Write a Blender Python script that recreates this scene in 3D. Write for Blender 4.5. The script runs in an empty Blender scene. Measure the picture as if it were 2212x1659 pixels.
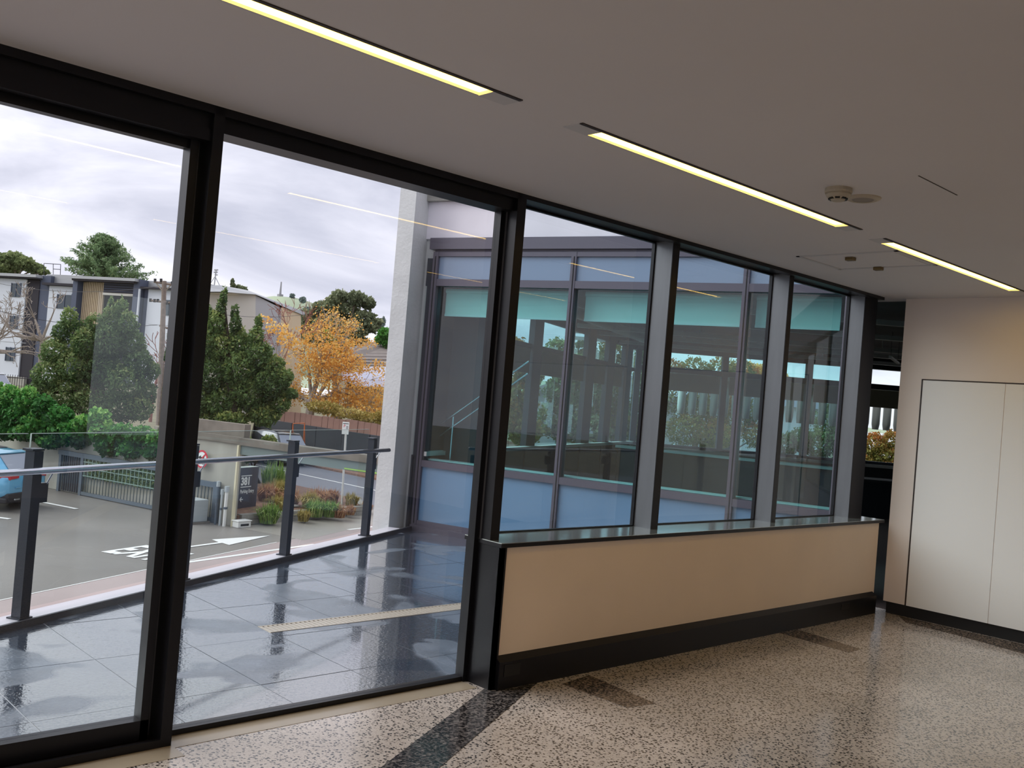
import bpy, math, random
import numpy as np
from mathutils import Vector, Matrix
PI = math.pi
random.seed(7)
sc = bpy.context.scene
COL = sc.collection

# ------------------------------------------------------------------ camera
CAMP = np.array([0.0, 0.0, 1.58])
YAW, PITCH, ROLL, FPX = 0.754826, 0.013443, 0.082216, 2060.14
CF = np.array([math.sin(YAW)*math.cos(PITCH), math.cos(YAW)*math.cos(PITCH), math.sin(PITCH)])
_r = np.array([math.cos(YAW), -math.sin(YAW), 0.0]); _u = np.cross(_r, CF)
CR = math.cos(ROLL)*_r + math.sin(ROLL)*_u
CU = -math.sin(ROLL)*_r + math.cos(ROLL)*_u
cam = bpy.data.cameras.new('camera'); camo = bpy.data.objects.new('camera', cam); COL.objects.link(camo)
M = Matrix(((CR[0], CU[0], -CF[0], 0), (CR[1], CU[1], -CF[1], 0), (CR[2], CU[2], -CF[2], CAMP[2]), (0, 0, 0, 1)))
camo.matrix_world = M
cam.sensor_fit = 'HORIZONTAL'; cam.sensor_width = 36; cam.lens = FPX/2212*36
cam.clip_start = 0.05; cam.clip_end = 3000
sc.camera = camo

def at(px, py, D):
    """world point seen at a photo pixel at depth D in front of the camera (used to survey where far things stand)"""
    return CAMP + (CF + CR*((px-1106)/FPX) - CU*((py-829.5)/FPX))*D

# ------------------------------------------------------------------ world, sun, exposure
def N(nt, t, **kw):
    n = nt.nodes.new(t)
    for k, v in kw.items(): setattr(n, k, v)
    return n
def ramp(nt, stops, interp='LINEAR'):
    n = nt.nodes.new('ShaderNodeValToRGB'); cr = n.color_ramp; cr.interpolation = interp
    while len(cr.elements) < len(stops): cr.elements.new(0.5)
    for e, (p, c) in zip(cr.elements, stops):
        e.position = p; e.color = (c[0], c[1], c[2], 1) if hasattr(c, '__len__') else (c, c, c, 1)
    return n
def L(*c):
    o = []
    for v in c:
        v /= 255.0; o.append(v/12.92 if v <= 0.04045 else ((v+0.055)/1.055)**2.4)
    return tuple(o)

w = bpy.data.worlds.new('world'); sc.world = w; w.use_nodes = True
nt = w.node_tree; nt.nodes.clear()
out = N(nt, 'ShaderNodeOutputWorld'); bg = N(nt, 'ShaderNodeBackground')
tc = N(nt, 'ShaderNodeTexCoord'); mp = N(nt, 'ShaderNodeMapping'); mp.inputs['Scale'].default_value = (1.6, 1.6, 5.5)
no = N(nt, 'ShaderNodeTexNoise'); no.inputs['Scale'].default_value = 1.6; no.inputs['Detail'].default_value = 7; no.inputs['Roughness'].default_value = 0.55
no.inputs['Distortion'].default_value = 0.5
rp = ramp(nt, [(0.34, L(190, 191, 207)), (0.47, L(219, 218, 231)), (0.56, L(240, 238, 245)), (0.68, L(251, 249, 252))])
bg.inputs['Strength'].default_value = 1.0
nt.links.new(tc.outputs['Generated'], mp.inputs['Vector']); nt.links.new(mp.outputs[0], no.inputs['Vector'])
nt.links.new(no.outputs[0], rp.inputs[0]); nt.links.new(rp.outputs[0], bg.inputs[0]); nt.links.new(bg.outputs[0], out.inputs[0])

sun = bpy.data.lights.new('sun', 'SUN'); sun.energy = 2.4; sun.angle = math.radians(60); sun.color = (1, 0.97, 0.92)
suno = bpy.data.objects.new('sun', sun); COL.objects.link(suno)
suno.rotation_euler = Vector((0.50, -0.55, -0.66)).to_track_quat('-Z', 'Y').to_euler()

sc.view_settings.view_transform = 'Standard'; sc.view_settings.look = 'None'
sc.view_settings.exposure = 0.42; sc.view_settings.gamma = 1.0; sc.view_settings.use_curve_mapping = False
cy = sc.cycles
cy.max_bounces = 10; cy.diffuse_bounces = 5; cy.glossy_bounces = 5; cy.transparent_max_bounces = 32; cy.transmission_bounces = 6
cy.sample_clamp_indirect = 6.0; cy.use_denoising = True
cy.caustics_reflective = False; cy.caustics_refractive = False

# ------------------------------------------------------------------ materials
def mat(name):
    m = bpy.data.materials.new(name); m.use_nodes = True; nt = m.node_tree
    return m, nt, nt.nodes['Principled BSDF']
def simple(name, col, rough=0.5, metal=0.0, var=0.0, scale=6.0, bump=0.0, bscale=None, coat=0.0, spec=0.5, stretch=None):
    m, nt, b = mat(name)
    b.inputs['Roughness'].default_value = rough; b.inputs['Metallic'].default_value = metal
    b.inputs['Specular IOR Level'].default_value = spec
    if coat: b.inputs['Coat Weight'].default_value = coat; b.inputs['Coat Roughness'].default_value = 0.08
    b.inputs['Base Color'].default_value = (*col, 1)
    if var or bump:
        tc = N(nt, 'ShaderNodeTexCoord'); mp = N(nt, 'ShaderNodeMapping')
        if stretch: mp.inputs['Scale'].default_value = stretch
        nt.links.new(tc.outputs['Object'], mp.inputs[0])
        no = N(nt, 'ShaderNodeTexNoise'); no.inputs['Scale'].default_value = scale; no.inputs['Detail'].default_value = 6
        nt.links.new(mp.outputs[0], no.inputs['Vector'])
        if var:
            rp = ramp(nt, [(0.3, tuple(c*(1-var) for c in col)), (0.7, tuple(min(1, c*(1+var)) for c in col))])
            nt.links.new(no.outputs[0], rp.inputs[0]); nt.links.new(rp.outputs[0], b.inputs['Base Color'])
        if bump:
            n2 = N(nt, 'ShaderNodeTexNoise'); n2.inputs['Scale'].default_value = bscale or scale*5; n2.inputs['Detail'].default_value = 4
            nt.links.new(mp.outputs[0], n2.inputs['Vector'])
            bp = N(nt, 'ShaderNodeBump'); bp.inputs['Strength'].default_value = bump; bp.inputs['Distance'].default_value = 0.02
            nt.links.new(n2.outputs[0], bp.inputs['Height']); nt.links.new(bp.outputs[0], b.inputs['Normal'])
    return m
def glass(name, tint, ior=1.5, boost=1.6, rough=0.0, body=None, bodyfac=0.0):
    """clear flat glass: see-through with a Fresnel mirror reflection on the face that is entered"""
    m = bpy.data.materials.new(name); m.use_nodes = True; nt = m.node_tree; nt.nodes.clear()
    out = N(nt, 'ShaderNodeOutputMaterial'); tr = N(nt, 'ShaderNodeBsdfTransparent'); gl = N(nt, 'ShaderNodeBsdfGlossy')
    geo = N(nt, 'ShaderNodeNewGeometry'); fr = N(nt, 'ShaderNodeFresnel'); fr.inputs['IOR'].default_value = ior
    gl.inputs['Roughness'].default_value = rough; gl.inputs['Color'].default_value = (0.97, 0.98, 1, 1)
    inv = N(nt, 'ShaderNodeMath', operation='SUBTRACT'); inv.inputs[0].default_value = 1.0
    nt.links.new(geo.outputs['Backfacing'], inv.inputs[1])
    mu = N(nt, 'ShaderNodeMath', operation='MULTIPLY'); nt.links.new(fr.outputs[0], mu.inputs[0]); mu.inputs[1].default_value = boost
    m2 = N(nt, 'ShaderNodeMath', operation='MULTIPLY', use_clamp=True); nt.links.new(mu.outputs[0], m2.inputs[0]); nt.links.new(inv.outputs[0], m2.inputs[1])
    mixc = N(nt, 'ShaderNodeMix', data_type='RGBA')
    mixc.inputs[6].default_value = (*tint, 1); mixc.inputs[7].default_value = (1, 1, 1, 1)
    nt.links.new(geo.outputs['Backfacing'], mixc.inputs[0]); nt.links.new(mixc.outputs[2], tr.inputs[0])
    last = tr
    if bodyfac:
        df = N(nt, 'ShaderNodeBsdfDiffuse'); df.inputs[0].default_value = (*body, 1)
        mb = N(nt, 'ShaderNodeMixShader'); mb.inputs[0].default_value = bodyfac
        nt.links.new(tr.outputs[0], mb.inputs[1]); nt.links.new(df.outputs[0], mb.inputs[2]); last = mb
    mx = N(nt, 'ShaderNodeMixShader'); nt.links.new(m2.outputs[0], mx.inputs[0]); nt.links.new(last.outputs[0], mx.inputs[1]); nt.links.new(gl.outputs[0], mx.inputs[2])
    nt.links.new(mx.outputs[0], out.inputs[0])
    return m
def emit(name, col, s):
    m = bpy.data.materials.new(name); m.use_nodes = True; nt = m.node_tree; nt.nodes.clear()
    o = N(nt, 'ShaderNodeOutputMaterial'); e = N(nt, 'ShaderNodeEmission'); e.inputs[0].default_value = (*col, 1); e.inputs[1].default_value = s
    nt.links.new(e.outputs[0], o.inputs[0]); return m

def terrazzo(name, light, mid, dark, warm, rough=0.13, dens=0.5):
    m, nt, b = mat(name)
    tc = N(nt, 'ShaderNodeTexCoord')
    def vor(scale, seed):
        mp = N(nt, 'ShaderNodeMapping'); mp.inputs['Location'].default_value = (seed, seed*2, 0); nt.links.new(tc.outputs['Object'], mp.inputs[0])
        dn = N(nt, 'ShaderNodeTexNoise'); dn.inputs['Scale'].default_value = scale*1.3; nt.links.new(mp.outputs[0], dn.inputs['Vector'])
        ad = N(nt, 'ShaderNodeVectorMath', operation='MULTIPLY_ADD'); ad.inputs[1].default_value = (0.012,)*3
        nt.links.new(dn.outputs['Color'], ad.inputs[0]); nt.links.new(mp.outputs[0], ad.inputs[2])
        v = N(nt, 'ShaderNodeTexVoronoi'); v.inputs['Scale'].default_value = scale; v.inputs['Randomness'].default_value = 1
        nt.links.new(ad.outputs[0], v.inputs['Vector']); return v
    v1 = vor(66, 0.3); v2 = vor(125, 4.1)
    r1 = ramp(nt, [(dens*0.72, 1.0), (dens*0.86, 0.0)]); nt.links.new(v1.outputs['Distance'], r1.inputs[0])
    bw = N(nt, 'ShaderNodeSeparateColor'); nt.links.new(v1.outputs['Color'], bw.inputs[0])
    rc = ramp(nt, [(0.0, dark), (0.55, dark), (0.65, mid), (0.85, mid), (0.92, light)]); nt.links.new(bw.outputs[0], rc.inputs[0])
    r2 = ramp(nt, [(0.20, 1.0), (0.30, 0.0)]); nt.links.new(v2.outputs['Distance'], r2.inputs[0])
    big = N(nt, 'ShaderNodeTexNoise'); big.inputs['Scale'].default_value = 1.3; big.inputs['Detail'].default_value = 5; nt.links.new(tc.outputs['Object'], big.inputs['Vector'])
    rb = ramp(nt, [(0.35, warm), (0.65, light)]); nt.links.new(big.outputs[0], rb.inputs[0])
    mxa = N(nt, 'ShaderNodeMix', data_type='RGBA'); nt.links.new(r2.outputs[0], mxa.inputs[0]); nt.links.new(rb.outputs[0], mxa.inputs[6]); mxa.inputs[7].default_value = (*mid, 1)
    mxb = N(nt, 'ShaderNodeMix', data_type='RGBA'); nt.links.new(r1.outputs[0], mxb.inputs[0]); nt.links.new(mxa.outputs[2], mxb.inputs[6]); nt.links.new(rc.outputs[0], mxb.inputs[7])
    nt.links.new(mxb.outputs[2], b.inputs['Base Color'])
    b.inputs['Roughness'].default_value = rough; b.inputs['Specular IOR Level'].default_value = 0.6
    bn = N(nt, 'ShaderNodeTexNoise'); bn.inputs['Scale'].default_value = 2.5; nt.links.new(tc.outputs['Object'], bn.inputs['Vector'])
    bp = N(nt, 'ShaderNodeBump'); bp.inputs['Strength'].default_value = 0.05; bp.inputs['Distance'].default_value = 0.01
    nt.links.new(bn.outputs[0], bp.inputs['Height']); nt.links.new(bp.outputs[0], b.inputs['Normal'])
    return m

def wet_tile():
    m, nt, b = mat('wet_tile')
    tc = N(nt, 'ShaderNodeNewGeometry')
    n1 = N(nt, 'ShaderNodeTexNoise'); n1.inputs['Scale'].default_value = 1.15; n1.inputs['Detail'].default_value = 2.2; n1.inputs['Distortion'].default_value = 0.6
    nt.links.new(tc.outputs['Position'], n1.inputs['Vector'])
    mask = ramp(nt, [(0.44, 0.0), (0.475, 1.0)]); nt.links.new(n1.outputs[0], mask.inputs[0])
    rr = ramp(nt, [(0.0, 0.28), (1.0, 0.035)]); nt.links.new(mask.outputs[0], rr.inputs[0]); nt.links.new(rr.outputs[0], b.inputs['Roughness'])
    n2 = N(nt, 'ShaderNodeTexNoise'); n2.inputs['Scale'].default_value = 5; n2.inputs['Detail'].default_value = 8; nt.links.new(tc.outputs['Position'], n2.inputs['Vector'])
    rc = ramp(nt, [(0.3, L(82, 92, 104)), (0.7, L(108, 118, 132))]); nt.links.new(n2.outputs[0], rc.inputs[0])
    mx = N(nt, 'ShaderNodeMix', data_type='RGBA'); nt.links.new(mask.outputs[0], mx.inputs[0]); nt.links.new(rc.outputs[0], mx.inputs[6]); mx.inputs[7].default_value = (*L(56, 66, 80), 1)
    nt.links.new(mx.outputs[2], b.inputs['Base Color'])
    b.inputs['Specular IOR Level'].default_value = 1.0; b.inputs['IOR'].default_value = 1.75
    b.inputs['Coat Weight'].default_value = 0.6; b.inputs['Coat Roughness'].default_value = 0.05
    nt.links.new(mask.outputs[0], b.inputs['Coat Weight'])
    n3 = N(nt, 'ShaderNodeTexNoise'); n3.inputs['Scale'].default_value = 55; n3.inputs['Detail'].default_value = 1.5; nt.links.new(tc.outputs['Position'], n3.inputs['Vector'])
    bp = N(nt, 'ShaderNodeBump'); bp.inputs['Strength'].default_value = 0.20; bp.inputs['Distance'].default_value = 0.01
    nt.links.new(n3.outputs[0], bp.inputs['Height']); nt.links.new(bp.outputs[0], b.inputs['Normal'])
    return m

def foliage(name, c1, c2, c3=None, rough=0.6):
    m, nt, b = mat(name)
    a = N(nt, 'ShaderNodeAttribute', attribute_name='tone')
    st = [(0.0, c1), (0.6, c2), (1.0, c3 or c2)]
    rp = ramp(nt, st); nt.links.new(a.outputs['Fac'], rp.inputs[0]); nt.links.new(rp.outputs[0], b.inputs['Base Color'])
    b.inputs['Roughness'].default_value = rough; b.inputs['Specular IOR Level'].default_value = 0.35
    b.inputs['Subsurface Weight'].default_value = 0.0
    # leaves let some light through
    trn = N(nt, 'ShaderNodeBsdfTranslucent'); nt.links.new(rp.outputs[0], trn.inputs[0])
    mx = N(nt, 'ShaderNodeMixShader'); mx.inputs[0].default_value = 0.3
    o = nt.nodes['Material Output']; nt.links.new(b.outputs[0], mx.inputs[1]); nt.links.new(trn.outputs[0], mx.inputs[2]); nt.links.new(mx.outputs[0], o.inputs[0])
    return m

MT = dict(
 frame=simple('black_aluminium', L(30, 29, 33), 0.34, 0.5, spec=0.5),
 frame2=simple('brushed_reflection_metal', L(112, 112, 116), 0.40, 0.5, var=0.08, scale=14, stretch=(1, 1, 0.15)),  # brushed frame metal, base colour lightened for the light its sides reflect
 ceil=simple('ceiling_paint', L(222, 220, 222), 0.85, var=0.02, scale=0.8),
 rwall=simple('pale_wall_paint', L(238, 228, 222), 0.75, var=0.02, scale=1.0),
 wpanel=simple('white_laminate', L(246, 247, 248), 0.42, var=0.01, scale=1.0),
 beige=simple('beige_board', L(232, 212, 190), 0.6, var=0.05, scale=1.4, bump=0.02, bscale=120),
 black=simple('black_skirting', L(22, 22, 24), 0.5),
 sill=simple('polished_dark_sill', L(200, 206, 202), 0.09, 0.85, spec=1.0),
 socket=simple('socket_black', L(10, 10, 11), 0.3),
 light=emit('warm_led', (1.0, 0.64, 0.125), 6.0),
 trim=simple('luminaire_trim', L(205, 205, 208), 0.6),
 trimdark=simple('luminaire_edge', L(52, 40, 38), 0.6),
 plastic=simple('ivory_plastic', L(188, 178, 160), 0.5),
 plasticd=simple('ivory_plastic_shade', L(150, 142, 132), 0.6),
 brass=simple('dull_brass_latch', L(120, 100, 66), 0.4, 0.6),
 glassdoor=glass('door_glass', (0.95, 0.975, 0.985), 1.5, 1.6),
 glasswin=glass('window_glass', (0.80, 0.89, 0.92), 1.5, 1.3),
 glassbal=glass('balustrade_glass', (0.90, 0.955, 0.95), 1.5, 1.1),
 glassedge=simple('glass_edge', L(176, 196, 190), 0.2),
 glassteal=glass('teal_facade_glass', (0.54, 0.90, 0.91), 1.5, 1.5),
 glassoff=glass('office_window_glass', (0.85, 0.93, 0.92), 1.5, 1.0),
 facframe=simple('mauve_grey_aluminium', L(96, 92, 104), 0.45, 0.3),
 spandrel=simple('blue_grey_back_painted_glass', L(112, 148, 182), 0.12, spec=0.7, coat=0.3, var=0.03, scale=0.7),
 concl=simple('pale_concrete', L(232, 228, 236), 0.85, var=0.06, scale=2.0, bump=0.1),
 conc=simple('concrete', L(208, 210, 210), 0.85, var=0.10, scale=2.2, bump=0.25, bscale=30),
 spandrel2=simple('grey_blue_upper_glass', L(126, 146, 172), 0.12, spec=0.7, coat=0.3),
 concr=simple('rough_concrete', L(150, 148, 142), 0.9, var=0.2, scale=3.0, bump=0.5, bscale=18),
 concw=simple('weathered_concrete', L(168, 166, 156), 0.9, var=0.2, scale=1.1, bump=0.3, stretch=(1, 1, 0.35)),
 concd=simple('stained_concrete', L(118, 112, 104), 0.95, var=0.3, scale=1.6, bump=0.4),
 steel=simple('balustrade_steel', L(58, 64, 74), 0.35, 0.5),
 rail=simple('handrail_steel', L(214, 220, 228), 0.22, 0.95),
 cap=simple('pale_parapet_capping', L(205, 203, 212), 0.35, 0.1, var=0.04, scale=3),
 upst=simple('dark_upstand', L(58, 60, 68), 0.5, var=0.15, scale=6),
 drain=simple('stainless_drain', L(200, 190, 175), 0.35, 0.5),
 dark=simple('drain_shadow', L(25, 25, 28), 0.8),
 tile=wet_tile(),
 grout=simple('tile_bed', L(186, 192, 200), 0.5),
 floor=terrazzo('terrazzo', L(200, 190, 184), L(126, 118, 114), L(36, 34, 35), L(176, 166, 158)),
 strip=terrazzo('dark_terrazzo', L(122, 116, 114), L(62, 59, 60), L(26, 25, 27), L(84, 80, 80), dens=0.70),
 strip2=terrazzo('brown_terrazzo', L(150, 134, 122), L(84, 76, 72), L(44, 41, 40), L(122, 108, 98), dens=0.7),
 plainc=simple('plain_concrete_border', L(160, 148, 130), 0.22, var=0.06, scale=4),
 carpet=simple('dark_carpet', L(62, 54, 56), 0.95, var=0.25, scale=90),
 offc=simple('dark_soffit', L(112, 112, 112), 0.9, var=0.2, scale=1.2),
 duct=simple('galvanised_duct', L(205, 206, 204), 0.45, 0.1, var=0.1, scale=2),
 offwall=simple('office_wall', L(70, 72, 76), 0.8),
 offcol=simple('office_column', L(52, 56, 66), 0.7),
 blind=simple('white_roller_blind', L(214, 222, 216), 0.9),
 blindb=simple('beige_roller_blind', L(160, 152, 128), 0.9, var=0.04, scale=8),
 white=simple('white_paint', L(225, 225, 222), 0.5),
 asph=simple('car_park_concrete', L(128, 123, 118), 0.42, var=0.16, scale=0.28, bump=0.05, spec=0.5),
 pink=simple('pinkish_paving', L(168, 152, 150), 0.6, var=0.07, scale=0.6),
 apron=simple('driveway_apron', L(156, 150, 142), 0.4, var=0.14, scale=0.4),
 road=simple('road_asphalt', L(112, 114, 124), 0.45, var=0.08, scale=0.5),
 earth=simple('earth_and_grass', L(110, 106, 82), 0.95, var=0.3, scale=1.2),
 mulch=simple('bark_mulch', L(128, 98, 82), 0.95, var=0.4, scale=8, bump=0.6, bscale=25),
 paint=simple('road_paint', L(232, 232, 230), 0.6),
 green=simple('green_fence', L(70, 92, 88), 0.5),
 gate=simple('grey_blue_gate', L(92, 104, 116), 0.5, 0.2),
 gatebar=simple('gate_bar', L(84, 96, 102), 0.5, 0.2),
 lattice=simple('pale_green_lattice', L(128, 152, 142), 0.5),
 cream=simple('cream_post', L(214, 206, 176), 0.6),
 cab=simple('grey_cabinet', L(176, 184, 188), 0.45),
 sign=simple('charcoal_sign', L(66, 70, 82), 0.5),
 signs=simple('sign_edge', L(112, 116, 112), 0.5),
 signt=simple('sign_top', L(176, 186, 180), 0.5),
 letter=simple('sign_white', L(236, 240, 238), 0.5),
 red=simple('sign_red', L(208, 48, 66), 0.5),
 blk=simple('sign_black', L(24, 24, 26), 0.5),
 lime=simple('lime_stripe', L(150, 190, 90), 0.5),
 webg=simple('grey_green_steel', L(112, 126, 124), 0.5),
 hoard=simple('dark_blue_hoarding', L(34, 42, 52), 0.7, var=0.15, scale=0.8),
 timber=simple('brown_timber_board', L(128, 98, 88), 0.85, var=0.2, scale=2),
 orange=simple('orange_frame', L(200, 110, 62), 0.6),
 aptw=simple('apartment_white', L(214, 220, 228), 0.7, var=0.03, scale=0.2),
 aptb=simple('apartment_slate', L(82, 90, 110), 0.7),
 aptd=simple('apartment_dark_cladding', L(48, 46, 54), 0.8),
 aptr=simple('metal_roof', L(170, 172, 174), 0.4, 0.3),
 aptg=simple('dark_window', L(46, 62, 72), 0.12, spec=0.8),
 aptt=simple('pale_timber_slat', L(196, 178, 150), 0.8),
 shed=simple('pale_cladding', L(206, 204, 196), 0.8, var=0.03, scale=0.4),
 shedg=simple('grey_cladding', L(172, 174, 178), 0.8),
 shedb=simple('sand_cladding', L(206, 184, 152), 0.8),
 rooft=simple('terracotta_grey_roof_tile', L(126, 118, 114), 0.8, var=0.1, scale=3),
 roofb=simple('lavender_metal_roof', L(178, 182, 204), 0.5, 0.1, var=0.05, scale=1),
 hwall=simple('cream_weatherboard', L(200, 190, 166), 0.8),
 hill=simple('hazed_grassy_hill', L(160, 172, 146), 1.0, var=0.10, scale=0.05),  # grass colour paled, distance haze painted in
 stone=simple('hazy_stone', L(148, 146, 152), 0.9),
 pole=simple('weathered_pole', L(136, 122, 112), 0.9, var=0.2, scale=8),
 pale=simple('pale_insulator', L(170, 160, 146), 0.7),
 wire=simple('wire', L(70, 70, 74), 0.7),
 bark=simple('grey_bark', L(118, 108, 96), 0.95, var=0.3, scale=12),
 barkd=simple('dark_bark', L(62, 54, 44), 0.95, var=0.3, scale=12),
 barkp=simple('pale_bark', L(160, 150, 140), 0.95, var=0.2, scale=12),
 twig=simple('reddish_twig', L(142, 92, 82), 0.95),
 l_dark=foliage('yew_leaf', L(54, 78, 50), L(104, 132, 80), L(160, 170, 112)),
 l_dark2=foliage('totara_leaf', L(52, 76, 46), L(106, 134, 76), L(170, 178, 104)),
 l_ivy=foliage('ivy_leaf', L(28, 74, 34), L(72, 140, 62), L(160, 206, 110)),
 l_con=foliage('conifer_leaf', L(76, 104, 76), L(124, 152, 106), L(162, 178, 134)),
 l_gum=foliage('grey_green_leaf', L(84, 96, 70), L(136, 146, 110), L(182, 184, 148)),
 l_or=foliage('autumn_leaf', L(216, 150, 66), L(246, 198, 100), L(250, 222, 150)),
 l_round=foliage('round_tree_leaf', L(84, 104, 68), L(130, 146, 94), L(158, 168, 116)),
 l_bright=foliage('bright_green_leaf', L(40, 96, 36), L(86, 150, 60)),
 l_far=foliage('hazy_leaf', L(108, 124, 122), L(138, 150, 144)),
 g_green=foliage('flax_blade', L(88, 130, 50), L(138, 172, 82), L(190, 204, 128)),
 g_olive=foliage('olive_grass', L(140, 128, 62), L(178, 160, 86), L(206, 190, 122)),
 g_rust=foliage('rust_grass', L(150, 104, 72), L(190, 142, 104), L(206, 172, 120)),
 g_fall=foliage('bank_foliage', L(84, 104, 48), L(150, 142, 72), L(186, 118, 60)),
 carblue=simple('sky_blue_car_paint', L(108, 182, 222), 0.22, 0.2, coat=1.0),
 carblack=simple('dark_car_paint', L(52, 60, 68), 0.2, 0.4, coat=1.0),
 carsilver=simple('pale_car_paint', L(206, 212, 220), 0.25, 0.4, coat=1.0),
 clad=simple('black_plastic_cladding', L(30, 28, 34), 0.6),
 tyre=simple('tyre', L(20, 20, 22), 0.8),
 rim=simple('alloy_rim', L(150, 156, 164), 0.3, 0.8),
 carglass=simple('car_glass', L(70, 78, 88), 0.06, 0.5, spec=1.0),
 cargl2=simple('car_rear_glass', L(150, 156, 168), 0.08, 0.4, spec=1.0),
 tail=simple('tail_lamp_red', L(190, 24, 46), 0.15, coat=1.0),
 plate=simple('number_plate', L(220, 235, 225), 0.5),
 chrome=simple('chrome', L(200, 205, 210), 0.15, 1.0),
)

# ------------------------------------------------------------------ mesh builder
class Fr:
    """a local frame: origin and heading about Z"""
    def __init__(s, x=0, y=0, z=0, deg=0):
        s.o = np.array([x, y, z], float); a = math.radians(deg); s.c, s.s = math.cos(a), math.sin(a)
    def __call__(s, p):
        return (s.o[0] + s.c*p[0] - s.s*p[1], s.o[1] + s.s*p[0] + s.c*p[1], s.o[2] + p[2])
W0 = Fr()
class MB:
    def __init__(s, fr=W0): s.v = []; s.f = []; s.fr = fr
    def add(s, vs, fs):
        n = len(s.v); s.v += [s.fr(p) for p in vs]; s.f += [tuple(i+n for i in f) for f in fs]; return s
    def box(s, x0, x1, y0, y1, z0, z1):
        vs = [(x0,y0,z0),(x1,y0,z0),(x1,y1,z0),(x0,y1,z0),(x0,y0,z1),(x1,y0,z1),(x1,y1,z1),(x0,y1,z1)]
        return s.add(vs, [(0,3,2,1),(4,5,6,7),(0,1,5,4),(1,2,6,5),(2,3,7,6),(3,0,4,7)])
    def prism(s, poly, z0, z1):
        n = len(poly); a = sum(poly[i][0]*poly[(i+1)%n][1]-poly[(i+1)%n][0]*poly[i][1] for i in range(n))
        if a < 0: poly = poly[::-1]
        vs = [(p[0],p[1],z0) for p in poly]+[(p[0],p[1],z1) for p in poly]
        return s.add(vs, [tuple(range(n-1,-1,-1)), tuple(range(n,2*n))]+[(i,(i+1)%n,n+(i+1)%n,n+i) for i in range(n)])
    def yprism(s, poly, y0, y1):
        """poly in (x,z), extruded along y"""
        n = len(poly); a = sum(poly[i][0]*poly[(i+1)%n][1]-poly[(i+1)%n][0]*poly[i][1] for i in range(n))
        if a < 0: poly = poly[::-1]
        vs = [(p[0],y0,p[1]) for p in poly]+[(p[0],y1,p[1]) for p in poly]
        return s.add(vs, [tuple(range(n)), tuple(range(2*n-1,n-1,-1))]+[(i,n+i,n+(i+1)%n,(i+1)%n) for i in range(n)])
    def tube(s, p, q, r0, r1=None, n=8, cap=True):
        r1 = r0 if r1 is None else r1
        p = np.array(p, float); q = np.array(q, float); d = q-p; l = np.linalg.norm(d)
        if l < 1e-6: return s
        d /= l; a = np.cross(d, (0,0,1) if abs(d[2]) < 0.9 else (1,0,0)); a /= np.linalg.norm(a); b = np.cross(d, a)
        vs = []
        for c, r in ((p, r0), (q, r1)):
            for i in range(n):
                t = 2*PI*i/n; vs.append(tuple(c + a*math.cos(t)*r + b*math.sin(t)*r))
        fs = [(i,(i+1)%n,n+(i+1)%n,n+i) for i in range(n)]
        if cap: fs += [tuple(range(n-1,-1,-1)), tuple(range(n,2*n))]
        return s.add(vs, fs)
    def lathe(s, prof, c=(0,0,0), n=24, axis='z'):
        vs = []; m = len(prof)
        for i in range(n):
            t = 2*PI*i/n
            for r, z in prof:
                if axis == 'z': vs.append((c[0]+r*math.cos(t), c[1]+r*math.sin(t), c[2]+z))
                else: vs.append((c[0]+r*math.cos(t), c[1]+z, c[2]+r*math.sin(t)))
        fs = []
        for i in range(n):
            j = (i+1) % n
            for k in range(m-1): fs.append((i*m+k, j*m+k, j*m+k+1, i*m+k+1))
        return s.add(vs, fs)
    def build(s, name, m, parent=None, smooth=False, bevel=0.0, origin=None):
        v = np.array(s.v, float)
        lo, hi = v.min(0), v.max(0)
        o = np.array(origin, float) if origin is not None else np.array([(lo[0]+hi[0])/2, (lo[1]+hi[1])/2, lo[2]])
        me = bpy.data.meshes.new(name); me.from_pydata([tuple(p) for p in v-o], [], s.f); me.validate(); me.update()
        me.materials.append(MT[m] if isinstance(m, str) else m)
        ob = bpy.data.objects.new(name, me); COL.objects.link(ob)
        pw = np.zeros(3)
        if parent is not None:
            ob.parent = parent; pw = np.array(parent['_w'])
        ob.location = tuple(o-pw); ob['_w'] = [float(t) for t in o]
        if smooth:
            for p in me.polygons: p.use_smooth = True
        if bevel:
            b = ob.modifiers.new('bevel', 'BEVEL'); b.width = bevel; b.segments = 2; b.limit_method = 'ANGLE'
        return ob
def thing(name, loc, label=None, cat=None, group=None, kind=None, parent=None):
    o = bpy.data.objects.new(name, None); COL.objects.link(o); o.empty_display_size = 0.2
    pw = np.zeros(3)
    if parent is not None: o.parent = parent; pw = np.array(parent['_w'])
    o.location = tuple(np.array(loc, float)-pw); o['_w'] = [float(t) for t in loc]
    return tag(o, label, cat, group, kind)
def tag(o, label=None, cat=None, group=None, kind=None):
    if label: o['label'] = label
    if cat: o['category'] = cat
    if group: o['group'] = group
    if kind: o['kind'] = kind
    return o
def S(o, label=None): return tag(o, label, kind='structure')
def copy_shift(root, dv, label=None):
    c = root.copy(); COL.objects.link(c); c.location = Vector(root.location)+Vector(dv); c['_w'] = [a+b for a, b in zip(root['_w'], dv)]
    if label: c['label'] = label
    for ch in list(root.children):
        d = ch.copy(); COL.objects.link(d); d.parent = c
        for g in list(ch.children):
            e = g.copy(); COL.objects.link(e); e.parent = d
    return c

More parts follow.
